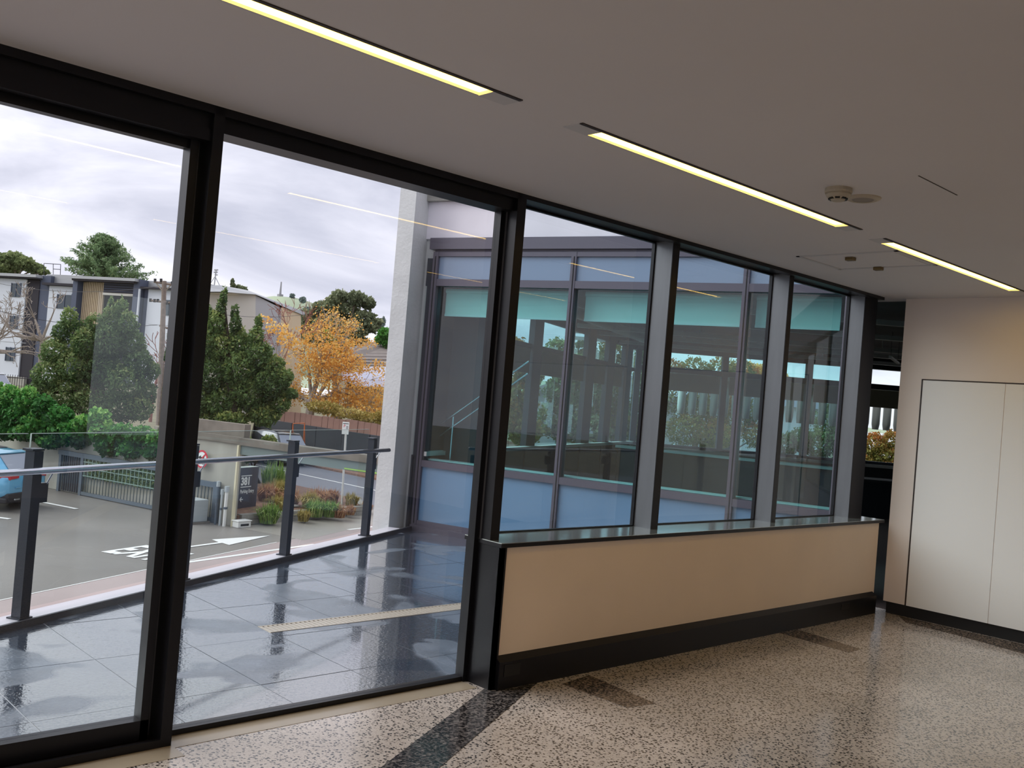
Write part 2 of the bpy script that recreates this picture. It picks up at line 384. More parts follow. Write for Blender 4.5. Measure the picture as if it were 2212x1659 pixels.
def clip(poly, a, b):
    """keep the part of poly on the left of the line a->b"""
    def sd(p): return (b[0]-a[0])*(p[1]-a[1])-(b[1]-a[1])*(p[0]-a[0])
    o = []
    for i in range(len(poly)):
        p, q = poly[i], poly[(i+1) % len(poly)]; sp, sq = sd(p), sd(q)
        if sp >= 0: o.append(p)
        if (sp >= 0) != (sq >= 0):
            t = sp/(sp-sq); o.append((p[0]+(q[0]-p[0])*t, p[1]+(q[1]-p[1])*t))
    return o
def area(p): return abs(sum(p[i][0]*p[(i+1)%len(p)][1]-p[(i+1)%len(p)][0]*p[i][1] for i in range(len(p))))/2

def leaf_mesh(name, pts, size, m, parent, rng, aspect=0.6, down=0.0, tone=None):
    n = len(pts); pts = np.asarray(pts, float)
    a = rng.normal(size=(n,3)); a[:,2] -= down; a /= np.linalg.norm(a, axis=1)[:,None]
    b = rng.normal(size=(n,3)); b -= (a*b).sum(1)[:,None]*a; b /= np.linalg.norm(b, axis=1)[:,None]
    sz = size*rng.uniform(0.6, 1.35, n)[:,None]
    A = a*sz; B = b*sz*aspect
    V = np.stack([pts-A*0.5, pts+B*0.5, pts+A*0.5, pts-B*0.5], 1).reshape(-1,3)
    lo, hi = V.min(0), V.max(0); o = np.array([(lo[0]+hi[0])/2, (lo[1]+hi[1])/2, lo[2]])
    me = bpy.data.meshes.new(name)
    me.vertices.add(4*n); me.vertices.foreach_set('co', (V-o).ravel())
    me.loops.add(4*n); me.loops.foreach_set('vertex_index', np.arange(4*n, dtype=np.int32))
    me.polygons.add(n); me.polygons.foreach_set('loop_start', np.arange(0, 4*n, 4, dtype=np.int32))
    me.update(calc_edges=True)
    at_ = me.attributes.new('tone', 'FLOAT', 'FACE')
    tv = rng.uniform(0, 1, n) if tone is None else np.clip(tone + rng.normal(0, 0.16, n), 0, 1)
    at_.data.foreach_set('value', tv.astype(np.float32))
    me.materials.append(MT[m]); me.validate()
    ob = bpy.data.objects.new(name, me); COL.objects.link(ob)
    pw = np.zeros(3)
    if parent is not None: ob.parent = parent; pw = np.array(parent['_w'])
    ob.location = tuple(o-pw); ob['_w'] = [float(t) for t in o]
    return ob
def puffs(centers, radii, n, rng, lump=0.25):
    """leaf positions in the outer shells of many ellipsoid clumps; returns points and tone"""
    centers = np.asarray(centers, float); radii = np.asarray(radii, float)
    wgt = (radii.prod(1))**(2/3); idx = rng.choice(len(centers), n, p=wgt/wgt.sum())
    d = rng.normal(size=(n,3)); d /= np.linalg.norm(d, axis=1)[:,None]
    r = rng.uniform(0.45, 1.0, n)**0.5
    r *= 1+lump*np.sin(d[:,0]*9+idx)*np.cos(d[:,1]*8+idx*2)*np.cos(d[:,2]*7)
    p = centers[idx]+d*radii[idx]*r[:,None]
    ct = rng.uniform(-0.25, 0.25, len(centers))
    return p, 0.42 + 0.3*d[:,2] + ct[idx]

def branch_tree(mb, p, d, length, r, depth, rng, spread=0.6, shrink=0.72, tips=None, up=0.1, kids=(2,3), nseg=3, rmin=0.006):
    p = np.array(p, float); d = np.array(d, float); d /= np.linalg.norm(d)
    for s in range(nseg):
        d2 = d + rng.normal(0, 0.16, 3) + np.array([0,0,up*0.3]); d2 /= np.linalg.norm(d2)
        q = p + d2*length/nseg; r2 = max(r*(1-0.25/nseg*(s+1)), rmin)
        mb.tube(p, q, r, r2, n=5 if r > 0.03 else 3, cap=False); p, d, r = q, d2, r2
        if tips is not None and depth <= 2: tips.append(p.copy())
    if depth == 0:
        return
    for k in range(rng.integers(kids[0], kids[1]+1)):
        a = rng.normal(size=3); a -= a@d*d; a /= np.linalg.norm(a)
        nd = d + a*spread*rng.uniform(0.7, 1.3) + np.array([0,0,up])
        branch_tree(mb, p, nd, length*shrink*rng.uniform(0.8, 1.15), max(r*0.68, rmin), depth-1, rng, spread, shrink, tips, up, kids, nseg, rmin)

# =================================================================== THE ROOM
XL, XR, YB, YW, H = -6.0, 8.05, -3.6, 3.95, 2.70
# floor with its inlaid strips
fl = S(MB().box(XL-0.2, XR+0.15, YB-0.2, 3.97, -0.25, 0.0).build('floor', 'floor'), 'speckled polished concrete floor of the room')
MB().prism([(2.30,3.115),(3.62,3.818),(3.80,3.80),(3.86,3.70),(2.62,3.045),(1.3,2.34),(1.02,2.43)], 0.0, 0.002).build('inlay_strip', 'strip', fl)['label'] = 'dark aggregate strip running out from the corner post'
MB().prism([(6.40,3.72),(6.655,3.72),(6.556,3.15),(6.37,3.14)], 0.0, 0.0015).build('inlay_strip', 'strip2', fl)
MB().prism([(3.98,3.62),(4.25,3.66),(4.19,3.13),(3.99,3.16)], 0.0, 0.0015).build('inlay_strip', 'strip2', fl)
MB().prism([(7.66,2.30),(7.80,2.93),(7.84,3.40),(8.04,3.55),(8.04,0.5),(7.62,0.5)], 0.0, 0.0015).build('inlay_strip', 'strip2', fl)
MB().prism([(-5.9,3.70),(1.815,3.70),(1.815,3.80),(3.50,3.80),(3.50,3.93),(1.812,3.93),(1.812,3.829),(-5.9,3.829)], 0.0, 0.0016).build('border_strip', 'plainc', fl)['label'] = 'plain smooth concrete border along the door sill'

# ceiling with recesses for the lamps
slots = [(0.20,2.29),(2.885,5.0),(5.55,7.68)]
rows = [2.70, 0.66]
cb = MB(); hw = 0.045
ys = [YB-0.2]
for yc in sorted(rows): ys += [yc-hw, yc+hw]
ys.append(4.05)
for i in range(len(ys)-1):
    y0, y1 = ys[i], ys[i+1]
    if i % 2 == 0: cb.box(XL-0.2, XR+0.15, y0, y1, H, H+0.35)
    else:
        xs = [XL-0.2]
        for a, b in [(-2.48,-0.39)]+slots: xs += [a, b]
        xs.append(XR+0.15)
        for k in range(0, len(xs), 2): cb.box(xs[k], xs[k+1], y0, y1, H, H+0.35)
        for a, b in [(-2.48,-0.39)]+slots: cb.box(a, b, y0, y1, H+0.06, H+0.35)
ce = S(cb.build('ceiling', 'ceil'), 'plain painted ceiling of the room')
MB().box(4.12, 4.54, 1.878, 1.884, H-0.0015, H+0.001).build('ceiling_joint', 'trimdark', ce)

def luminaire(x0, x1, yc, label, grp='recessed linear ceiling lamps'):
    t = thing('linear_ceiling_lamp', ((x0+x1)/2, yc, H), label, 'ceiling lamp', grp)
    MB().box(x0, x1, yc-hw+0.004, yc+hw-0.004, H+0.008, H+0.02).build('diffuser', 'light', t)['label'] = 'glowing warm diffuser'
    for a, b in ((x0-0.13, x0+0.004), (x1-0.004, x1+0.13)): MB().box(a, b, yc-hw, yc+hw, H-0.004, H+0.01).build('end_cap', 'trim', t)
    MB().box(x0-0.13, x1+0.13, yc-hw-0.014, yc-hw+0.004, H-0.004, H+0.01).build('edge_trim', 'trimdark', t)
    MB().box(x0-0.13, x1+0.13, yc+hw-0.004, yc+hw+0.006, H-0.002, H+0.01).build('edge_trim', 'trim', t)
    return t
luminaire(*slots[0], 2.70, 'glowing ceiling lamp strip at top of the photo, nearest the sliding door')
luminaire(*slots[1], 2.70, 'middle glowing ceiling lamp strip between the sliding door and smoke detector')
luminaire(*slots[2], 2.70, 'farthest glowing ceiling lamp strip, ending above the white cupboard wall')
for a, b in [(-2.48,-0.39)]+slots: luminaire(a, b, 0.66, ('%s lamp strip of the back row, glowing, mirrored in the glass' % {0.20:'first',2.885:'second',5.55:'third'}[a]) if a > 0 else 'back row lamp strip behind the camera, left of the first', 'back row of linear ceiling lamps')
luminaire(-2.48, -0.39, 2.70, 'glowing ceiling lamp strip before the first one, outside the view')

t = thing('smoke_detector', (4.19, 2.295, H-0.06), 'small ivory smoke detector with dark vents, beside the round speaker', 'smoke detector')
MB().lathe([(0, 0.06), (0.062, 0.06), (0.064, 0.045), (0.062, 0.036), (0.0, 0.036)], (4.19, 2.295, H-0.06)).build('base', 'plastic', t, smooth=False)
MB().lathe([(0, 0.0), (0.028, 0.0), (0.034, 0.006), (0.052, 0.018), (0.058, 0.028), (0.056, 0.037), (0, 0.037)], (4.19, 2.295, H-0.06)).build('sensor_head', 'plastic', t)
for k in range(8):
    a = 2*PI*k/8+2.0; f = Fr(4.19, 2.295, H-0.06, math.degrees(a)); MB(f).box(0.033, 0.0445, -0.011, 0.011, 0.006, 0.014).build('vent', 'socket', t)
t = thing('ceiling_speaker', (4.415, 2.285, H-0.012), 'flat round ivory ceiling speaker beside the smoke detector', 'speaker')
MB().lathe([(0.052, 0.001), (0.066, -0.001), (0.083, 0.006), (0.086, 0.012), (0.0, 0.012)], (4.415, 2.285, H-0.012), 32).build('ring', 'plastic', t)
MB().lathe([(0, 0.0015), (0.050, 0.0015), (0.053, 0.003), (0, 0.004)], (4.415, 2.285, H-0.012), 32).build('grille', 'plasticd', t)

# access hatch
t = thing('ceiling_hatch', (6.12, 3.11, H-0.006), 'square ceiling access hatch with two latches near the window mullion', 'access hatch')
hf = MB()
for b in ((5.82,6.42,3.44,3.465),(5.82,6.42,2.755,2.78),(5.82,5.845,2.755,3.465),(6.395,6.42,2.755,3.465)): hf.box(*b, H-0.005, H+0.001)
hf.build('hatch_frame', 'trim', t)
MB().box(5.86, 6.38, 2.80, 3.425, H-0.003, H+0.001).build('hatch_panel', 'ceil', t)
for x, y in ((5.96,3.14),(6.385,3.15)):
    MB().box(x-0.022, x+0.022, y-0.03, y+0.03, H-0.026, H-0.003).build('latch', 'brass', t, bevel=0.004)

# right wall with flush white doors
rw = S(MB().box(XR+0.0, XR+0.15, YB, 3.70, 0.10, H).build('wall_right', 'rwall'), 'pale wall at the right holding flush white doors')
yy = 3.50
for k in range(6):
    d = MB().box(XR-0.006, XR-0.001, yy-0.66+0.0025, yy-0.0025, 0.10, 2.005).build('cupboard_door', 'wpanel', rw); yy -= 0.66
MB().box(XR-0.004, XR-0.0015, -0.46, 3.512, 2.006, 2.016).build('door_gap', 'trimdark', rw)
MB().box(XR-0.004, XR-0.0015, 3.5005, 3.512, 0.10, 2.016).build('door_gap', 'trimdark', rw)
S(MB().box(XR+0.02, XR+0.15, YB, 3.68, 0.0, 0.10).build('baseboard_right', 'black'), 'recessed black skirting under the white cupboard doors')

# unseen walls behind and left of the camera
wb = MB()
for b in ((XL, -0.6, 0, 0.25), (XL, 3.9, 2.5, H), (-0.6, 0.3, 0, 2.5), (3.9, 4.06, 0, H), (0.3, 3.9, 0, 0.25), (4.06, 5.06, 2.42, H), (5.06, XR, 0, H)):
    wb.box(b[0], b[1], YB-0.2, YB, b[2], b[3])
S(wb.build('wall_back', 'rwall'))
wn = thing('window_9', (1, YB-0.1, 0.25), kind='structure')
wf = MB()
for x in (XL+0.05, -3.3, -0.65, 0.3, 2.1, 3.85): wf.box(x, x+0.05, YB-0.14, YB-0.05, 0.25, 2.5)
wf.build('window_frame', 'frame', wn)
for a_, b_ in ((0.35, 2.1), (2.15, 3.85)): MB().box(a_, b_, YB-0.045, YB-0.04, 0.25, 2.5).build('blind', 'blindb', wn)
MB().box(4.06, 5.06, YB-0.105, YB-0.095, 0.0, 2.42).build('pane', 'glassoff', wn)
wl = thing('window_10', (XL-0.1, 0, 0), kind='structure')  # unseen open glazing, added to bring more daylight into the room
wf = MB()
for y in (YB, -1.1, 1.4, 3.85): wf.box(XL-0.14, XL-0.05, y, y+0.05, 0.0, 2.6)
wf.build('window_frame', 'frame', wl)
S(MB().box(XL-0.2, XL, YB, 4.0, 2.6, H).build('wall_left', 'rwall'))

# ---- the glazed front: sliding door, fixed pane, three window bays
d1 = thing('door_1', (0.75, 3.92, 0), kind='structure'); d1['label'] = 'large sliding glass door at the left edge'
MB().box(-0.20, 1.735, 3.915, 3.965, 2.515, 2.60).build('top_rail', 'frame', d1)
MB().box(-0.20, 1.735, 3.895, 3.965, 0.022, 0.105).build('bottom_rail', 'frame', d1)
MB().box(1.70, 1.735, 3.895, 3.965, 0.022, 2.60).build('door_stile', 'frame', d1)
MB().box(-0.20, -0.16, 3.915, 3.965, 0.022, 2.60).build('door_stile', 'frame', d1)
MB().box(-0.16, 1.70, 3.936, 3.944, 0.105, 2.515).build('pane', 'glassdoor', d1)
tr = MB(); tr.box(XL, 1.80, 3.83, 4.02, 0.001, 0.020); tr.box(XL, 1.80, 3.83, 3.85, 0.020, 0.034)
S(tr.build('trim_1', 'frame'), 'black floor track of the sliding door')
w0 = thing('window_1', (2.67, 3.95, 0), kind='structure'); w0['label'] = 'tall fixed pane between the two black posts'
MB().box(1.81, 3.51, 3.93, 3.99, 0.0, 0.026).build('bottom_rail', 'frame', w0)
MB().box(1.81, 3.51, 3.93, 3.99, 2.605, 2.66).build('top_rail', 'frame', w0)
MB().box(1.83, 3.50, 3.951, 3.959, 0.026, 2.605).build('pane', 'glassdoor', w0)
w9 = thing('window_8', (-1.9, 3.95, 0), kind='structure')
MB().box(XL, -0.22, 3.951, 3.959, 0.026, 2.605).build('pane', 'glassdoor', w9)
MB().box(-1.95, -1.90, 3.90, 3.99, 0.0, 2.66).build('mullion', 'frame', w9)
# head frame in stepped layers
hb = MB(); hb.box(XL, 3.56, 3.83, 4.06, 2.665, 2.70); hb.box(XL, 3.56, 3.86, 3.99, 2.60, 2.665); hb.box(XL, 1.78, 3.845, 3.90, 2.55, 2.60)
hb.box(3.56, 7.92, 3.83, 3.90, 2.675, 2.70); hb.box(3.56, 7.92, 3.90, 4.06, 2.692, 2.70)
S(hb.build('trim_2', 'frame'), 'black head frame along the top of the glazing')
# posts
p = MB(); p.box(1.764, 1.812, 3.83, 3.99, 0.0, 2.70); S(p.build('trim_3', 'frame'), 'black post between sliding door and fixed pane')
MB().box(1.736, 1.763, 3.945, 3.985, 0.02, 2.60).build('rebate', 'frame2', bpy.data.objects['trim_3'])
p = MB(); p.box(3.50, 3.535, 3.92, 3.975, 0.0, 2.70); p.box(3.535, 3.60, 3.83, 4.015, 0.0, 2.70); p.box(3.60, 3.62, 3.90, 4.05, 0.8, 2.70)
po = S(p.build('trim_4', 'frame'), 'thick black post where the low wall begins')
MB().box(3.5345, 3.5365, 3.905, 3.919, 0.02, 2.6).build('gasket', 'frame2', po)
# window fins
for k, (a, b, y0) in enumerate(((5.0, 5.07, 3.88), (6.458, 6.517, 3.88))):
    f = S(MB().box(a, b, y0, 4.06, 0.79, 2.692).build('trim_%d' % (5+k), 'frame'), ('dark window fin between first and second bay', 'dark window fin between second and third bay')[k])
    MB().box(a-0.0015, a+0.001, y0+0.004, 4.028, 0.79, 2.69).build('side_face', 'frame2', f)['label'] = 'brushed side of the fin, painted paler for reflected light'
f = S(MB().box(7.695, 7.92, 3.89, 4.06, 0.79, 2.692).build('trim_7', 'frame'), 'wide black end post of the window')
MB().box(7.6935, 7.696, 3.894, 4.028, 0.79, 2.69).build('side_face', 'frame2', f)['label'] = 'brushed side of the post, painted paler for reflected light'
for k, (a, b) in enumerate(((3.62, 5.0), (5.07, 6.458), (6.517, 7.695))):
    wn = thing('window_%d' % (2+k), ((a+b)/2, 4.04, 0.79), kind='structure')
    wn['label'] = ('first window bay above the low wall', 'second window bay above the low wall', 'third and farthest window bay above the low wall')[k]
    MB().box(a, b, 4.035, 4.041, 0.795, 2.692).build('pane', 'glasswin', wn)
    fb = MB(); fb.box(a, b, 4.025, 4.05, 0.788, 0.797); fb.box(a, b, 4.025, 4.05, 2.68, 2.692); fb.box(b-0.012, b, 4.025, 4.05, 0.797, 2.68)
    fb.build('bead', 'frame', wn)
# low wall
S(MB().box(3.525, 8.02, 3.725, 4.032, 0.765, 0.788).build('trim_8', 'frame', bevel=0.002), 'long glossy dark window sill on the low wall')
MB().box(3.53, 8.015, 3.73, 4.035, 0.788, 0.7905).build('polished_top', 'sill', bpy.data.objects['trim_8'])
lw = S(MB().box(3.56, 7.96, 3.745, 4.02, 0.0, 0.765).build('wall_front', 'beige'), 'low beige wall under the window bays')
MB().box(3.53, 3.56, 3.728, 4.02, 0.0, 0.765).build('end_panel', 'frame', lw)
MB().box(3.53, 3.572, 3.728, 3.745, 0.0, 0.765).build('edge_trim', 'frame', lw)
bs = S(MB().add([(3.565,3.705,0),(7.93,3.705,0),(7.93,3.745,0),(3.565,3.745,0),(3.565,3.705,0.15),(7.93,3.705,0.15),(7.93,3.745,0.178),(3.565,3.745,0.178)],
   [(0,3,2,1),(4,5,6,7),(0,1,5,4),(1,2,6,5),(2,3,7,6),(3,0,4,7)]).build('baseboard_front', 'frame'), 'black service skirting along the low wall')
MB().box(3.60, 3.72, 3.702, 3.706, 0.07, 0.135).build('socket', 'socket', bs)
MB().box(7.32, 7.46, 3.702, 3.706, 0.085, 0.13).build('socket', 'socket', bs)
S(MB().box(8.09, 8.28, 4.07, 4.28, 0.0, 3.3).build('wall_junction', 'facframe'))
S(MB().box(3.62, 7.9, 4.022, 4.055, -0.2, 0.76).build('wall_front_cladding', 'facframe'))
S(MB().box(XL-0.2, 8.2, 4.05, 4.09, 2.70, 3.3).build('roof_edge', 'facframe'))
S(MB().box(XL-0.3, 8.3, YB-0.3, 4.09, 3.06, 3.3).build('roof', 'conc'))

# =================================================================== TERRACE
ZT = -0.03
U0 = (1.73, 5.98); DU = (math.cos(math.radians(28)), math.sin(math.radians(28)))
def up(s, t=0.0): return (U0[0]+DU[0]*s-DU[1]*t, U0[1]+DU[1]*s+DU[0]*t)
FA, FB = (6.80, 8.70), (8.24, 4.28)
S(MB().prism([(-2.2,4.0), up(-4.4,0.3), up(5.5,0.3), FA, FB, (8.2,4.1)], -0.55, ZT-0.0035).build('terrace_slab', 'grout'), 'pale tile bed under the terrace')
ter = thing('terrace_paving', (3, 5, ZT-0.008), kind='structure'); ter['label'] = 'wet dark grey terrace tiles'
x0 = 2.012-0.562*9; y0 = 4.46-0.8
drain_x0 = 3.13
for i in range(22):
    for j in range(8):
        a, b = x0+0.562*i+0.003, x0+0.562*(i+1)-0.003; c, d = y0+0.8*j+0.003, y0+0.8*(j+1)-0.003
        c = max(c, 4.03)
        if d <= c: continue
        parts = [(c, d)]
        if b > drain_x0+0.02 and c < 5.36 < d: parts = [(c, 5.352), (5.525, d)]
        for cc, dd in parts:
            poly = [(a, cc), (b, cc), (b, dd), (a, dd)]
            poly = clip(poly, up(6), up(-6)) if True else poly
            if len(poly) > 2: poly = clip(poly, FA, FB) if False else clip(poly, FA, FB)[::1] if False else poly
            if len(poly) > 2: poly = clip(poly, FA, (FA[0]*2-FB[0], FA[1]*2-FB[1]))
            if len(poly) < 3 or area(poly) < 0.003: continue
            MB().prism(poly, ZT-0.012, ZT+random.uniform(-0.0008, 0.0008)).build('tile', 'tile', ter)
dr = thing('channel_drain', (4.8, 5.44, ZT-0.05), 'long slotted metal channel drain set in the wet terrace tiles', 'drain')
MB().box(3.13, 7.75, 5.355, 5.522, ZT-0.05, ZT-0.030).build('channel', 'dark', dr)
g = MB(); g.box(3.13, 7.75, 5.355, 5.368, ZT-0.03, ZT+0.003); g.box(3.13, 7.75, 5.509, 5.522, ZT-0.03, ZT+0.003); g.build('rim', 'drain', dr)
g = MB(); x = 3.13
while x < 7.7: g.box(x, x+0.020, 5.368, 5.509, ZT-0.012, ZT+0.002); x += 0.034
tag(g.build('grate_bars', 'drain', dr), kind='stuff')

uf = Fr(U0[0], U0[1], 0, 28)
S(MB(uf).box(-5.0, 5.85, 0, 0.02, -0.5, 0.012).build('terrace_upstand', 'upst'), 'dark upstand along the terrace edge')
S(MB(uf).box(-5.0, 5.43, 0.02, 0.17, -0.6, 0.011).build('terrace_capping', 'cap'), 'pale metal capping outside the glass balustrade')
S(MB(uf).box(-5.0, 5.9, 0.10, 0.28, -3.2, -0.55).build('lower_wall', 'conc'))

ba = thing('glass_balustrade', (*up(1), 0.1), 'terrace balustrade of glass panes, dark posts and round steel handrail', 'balustrade')
SP = [-3.96, -2.62, -1.30, 0.205, 1.70, 3.12, 4.66]
for s in SP:
    po = MB(uf).box(s-0.035, s+0.035, 0.03, 0.10, 0.011, 1.02).build('post', 'steel', ba)
    MB(uf).box(s-0.045, s+0.045, 0.035, 0.115, 1.022, 1.034).build('post_cap', 'steel', po)
    MB(uf).box(s-0.05, s+0.05, 0.02, 0.12, 0.011, 0.02).build('base_plate', 'steel', po)
    MB(uf).box(s+0.03, s+0.13, 0.066, 0.090, 0.70, 0.82).build('clamp', 'steel', po)
    MB(uf).tube((s+0.12, 0.02, 0.90), (s+0.12, 0.078, 0.80), 0.005).build('bracket', 'rail', po)
for a, b in zip(SP[:-1], SP[1:]):
    g = MB(uf).box(a+0.012, b-0.012, 0.110, 0.122, 0.05, 1.118).build('glass_pane', 'glassbal', ba)
    MB(uf).box(a+0.012, b-0.012, 0.110, 0.122, 1.1182, 1.121).build('pane_edge', 'glassedge', g)
    MB(uf).box(a+0.0105, a+0.0118, 0.110, 0.122, 0.05, 1.118).build('pane_edge', 'glassedge', g)
MB(uf).tube((-4.9, 0.0, 0.905), (4.93, 0.0, 0.905), 0.021, n=14).build('handrail', 'rail', ba, smooth=True)

# concrete column at the end of the balustrade, facing fascia above the facade
cf = Fr(6.448, 8.682, 0, 28)
S(MB(cf).box(0.0, 0.45, 0.0, 0.20, -3.2, 6.2).build('concrete_column', 'conc'), 'tall pale concrete column at the terrace corner')
ff = Fr(FA[0], FA[1], 0, 108-180)       # facade frame: s runs from the column towards our windows, t points outwards to the street side ... inside is +t
# s along facade, +t = inside the office
S(MB(ff).box(-0.2, 4.9, 0.02, 0.35, 3.33, 6.2).build('upper_concrete_wall', 'concl'), 'concrete wall above the facing glass facade')
S(MB(ff).box(-0.2, 4.9, -0.05, 0.02, 3.76, 3.90).build('concrete_ledge', 'concr'), 'rough concrete ledge above the facing facade')

fc = thing('office_facade', (7.5, 6.5, 0), kind='structure'); fc['label'] = 'facing facade of teal glass in mauve-grey frames'
fm = MB(ff)
MU = [0.0, 1.77, 3.63, 4.60]
fm.box(0, 4.65, -0.03, 0.09, 2.78, 2.86); fm.box(0, 4.65, -0.03, 0.09, 0.70, 0.775); fm.box(0, 4.65, -0.03, 0.09, 0.0, 0.085)
fm.box(0, 4.65, -0.03, 0.09, 3.12, 3.17); fm.box(-0.05, 4.65, -0.05, 0.09, 3.20, 3.33)
fm.box(0, 4.65, 0.0, 0.09, 3.17, 3.20)
fm.build('transom', 'facframe', fc)
S(MB(ff).box(-0.30, -0.005, 0.055, 0.12, -0.4, 3.33).build('facade_return', 'conc'))
for k, s in enumerate(MU):
    wd = 0.05 if 0 < k < 3 else 0.07
    MB(ff).box(s-0.01 if k else s, s+wd, -0.035, 0.095, 0.0, 3.17).build('mullion', 'facframe', fc)
    MB(ff).box(s+wd/2-0.004, s+wd/2+0.004, -0.041, -0.034, 0.05, 3.12).build('groove', 'dark', fc)
for a, b in ((0.07, 1.76), (1.82, 3.62), (3.68, 4.59)):
    MB(ff).box(a, b, 0.02, 0.03, 0.775, 2.78).build('teal_pane', 'glassteal', fc)
    MB(ff).box(a, b, 0.0, 0.04, 0.085, 0.70).build('lower_panel', 'spandrel', fc)
    MB(ff).box(a, b, 0.0, 0.04, 2.86, 3.12).build('upper_panel', 'spandrel2', fc)
MB(ff).box(0, 4.65, -0.06, 0.0, -0.06, 0.03).build('base_rail', 'facframe', fc)
S(MB(ff).box(0, 4.65, 0.04, 0.16, -0.4, 0.70).build('facade_backing', 'offwall'))
S(MB(ff).box(0, 4.65, 0.04, 0.16, 2.86, 3.33).build('facade_backing', 'offwall'))
MB(ff).box(0.0, 4.6, 0.10, 0.26, 0.755, 0.785).build('inner_ledge', 'white', fc)
for k, (a, b) in enumerate(((0.10, 1.74), (1.88, 3.60), (3.72, 4.52))):
    bl = thing('roller_blind', (*ff(((a+b)/2, 0.16, 0))[:2], 2.46), ('teal-looking roller blind in the leftmost facade bay beside the concrete column', 'teal-looking roller blind across the wide middle facade bay', 'teal-looking roller blind in the narrow facade bay by our end post')[k], 'roller blind', None)
    MB(ff).box(a, b, 0.155, 0.159, 2.475, 2.74).build('blind_fabric', 'blind', bl)
    MB(ff).box(a, b, 0.148, 0.166, 2.452, 2.478).build('bottom_bar', 'white', bl)
    MB(ff).tube((a, 0.165, 2.745), (b, 0.165, 2.745), 0.032).build('blind_roller', 'blind', bl)

# ------------------------------------------------------------------ OFFICE behind the facade
lf = Fr(FA[0], FA[1], 0, 25)            # left long wall, s from column
PF = np.array([CAMP[0]+0.685*19.8, CAMP[1]+0.729*19.8]); wdeg = math.degrees(math.atan2(-0.685, 0.729))
wf_ = Fr(PF[0], PF[1], 0, wdeg)         # far wall: s=0 at view axis
poly = [FA, (15.5,12.75), (31, -2), (8.22,-2), (8.22,3.75), (8.22,4.28)]
S(MB().prism([(7.0,8.6),(15.5,12.75),(31,-2),(8.21,-2),(8.21,4.3)], -0.30, 0.0).build('office_floor', 'carpet'), 'dark carpeted office floor beyond the facade')
S(MB().prism([(6.9,8.8),(15.5,12.95),(31,-2),(8.21,-2),(8.21,4.3)], 3.02, 3.30).build('office_ceiling', 'offc'), 'dark exposed office soffit')
S(MB().box(8.2, 31, -2.2, -2, -0.3, 3.1).build('office_wall', 'offwall'))
# left office wall: columns, sill wall, transom, blinds
lwl = thing('office_side_wall', (11, 10.7, 0), kind='structure'); lwl['label'] = 'office side wall of windows and dark columns'
cols = [(0.0,0.60), (0.60,1.35), (3.42,3.80), (6.12,6.60), (7.45,7.90), (8.65,9.20)]
MB(lf).box(0, 9.7, 0.0, 0.09, -0.3, 0.82).build('lower_wall', 'offcol', lwl)
MB(lf).box(0, 9.7, 0.0, 0.09, 2.78, 3.1).build('upper_wall', 'offcol', lwl)
MB(lf).box(0, 9.7, 0.01, 0.06, 2.32, 2.39).build('transom', 'offcol', lwl)
MB(lf).box(0, 9.7, -0.10, 0.0, 0.82, 0.87).build('sill_board', 'white', lwl)
for a, b in cols: MB(lf).box(a, b, -0.02, 0.07, 0.0, 3.05).build('column', 'offcol', lwl)
MB(lf).box(0.0, 9.7, 0.075, 0.085, 0.82, 2.78).build('pane', 'glassoff', lwl)
for (a, b) in zip(cols[1:-1], cols[2:]):
    MB(lf).box(a[1]+0.03, b[0]-0.03, 0.015, 0.02, 1.95, 2.32).build('blind', 'blindb', lwl)
# far office wall
fwl = thing('office_far_wall', (17, 11, 0), kind='structure'); fwl['label'] = 'far office wall with windows and beige blinds'
s0, s1 = 2.55, 15.0
MB(wf_).box(s0, s1, 0.0, 0.25, -0.3, 0.74).build('lower_wall', 'offwall', fwl)
MB(wf_).box(s0, s1, 0.0, 0.25, 2.78, 3.1).build('upper_wall', 'offwall', fwl)
MB(wf_).box(s0, s1, 0.03, 0.15, 2.36, 2.47).build('transom', 'offcol', fwl)
MB(wf_).box(s0, s1, -0.12, 0.05, 0.74, 0.80).build('sill_board', 'white', fwl)
MB(wf_).box(s0, s1, -0.05, 0.12, 0.80, 0.86).build('window_rail', 'offcol', fwl)
ms = [2.6, 4.41, 6.17, 7.0, 8.25, 10, 12]
for k, m_ in enumerate(ms): MB(wf_).box(m_-0.06, m_+0.06, 0.0, 0.16, 0.74, 2.8).build('mullion', 'offcol', fwl)
MB(wf_).box(s0, s1, 0.09, 0.10, 0.80, 2.78).build('pane', 'glassoff', fwl)
for a, b in zip(ms[:-1], ms[1:]):
    MB(wf_).box(a+0.1, b-0.1, -0.01, -0.005, 1.985, 2.35).build('blind', 'blindb', fwl)
# concrete screen of half round fins outside the far wall
cs = thing('concrete_fin_screen', (*wf_((6.0, 0.8, 0))[:2], 1.5), 'row of white half round concrete fins hanging outside the far office window', 'sun screen')
MB(wf_).box(3.5, 9.6, 0.70, 1.0, 2.30, 2.46).build('head_beam', 'concw', cs)
s = 3.70
while s < 9.5:
    MB(wf_).lathe([(0.0,0),(0.065,0),(0.085,0.12),(0.088,0.78),(0.0,0.80)], (s, 0.85, 1.52), 12).build('fin', 'white', cs, smooth=True); s += 0.235
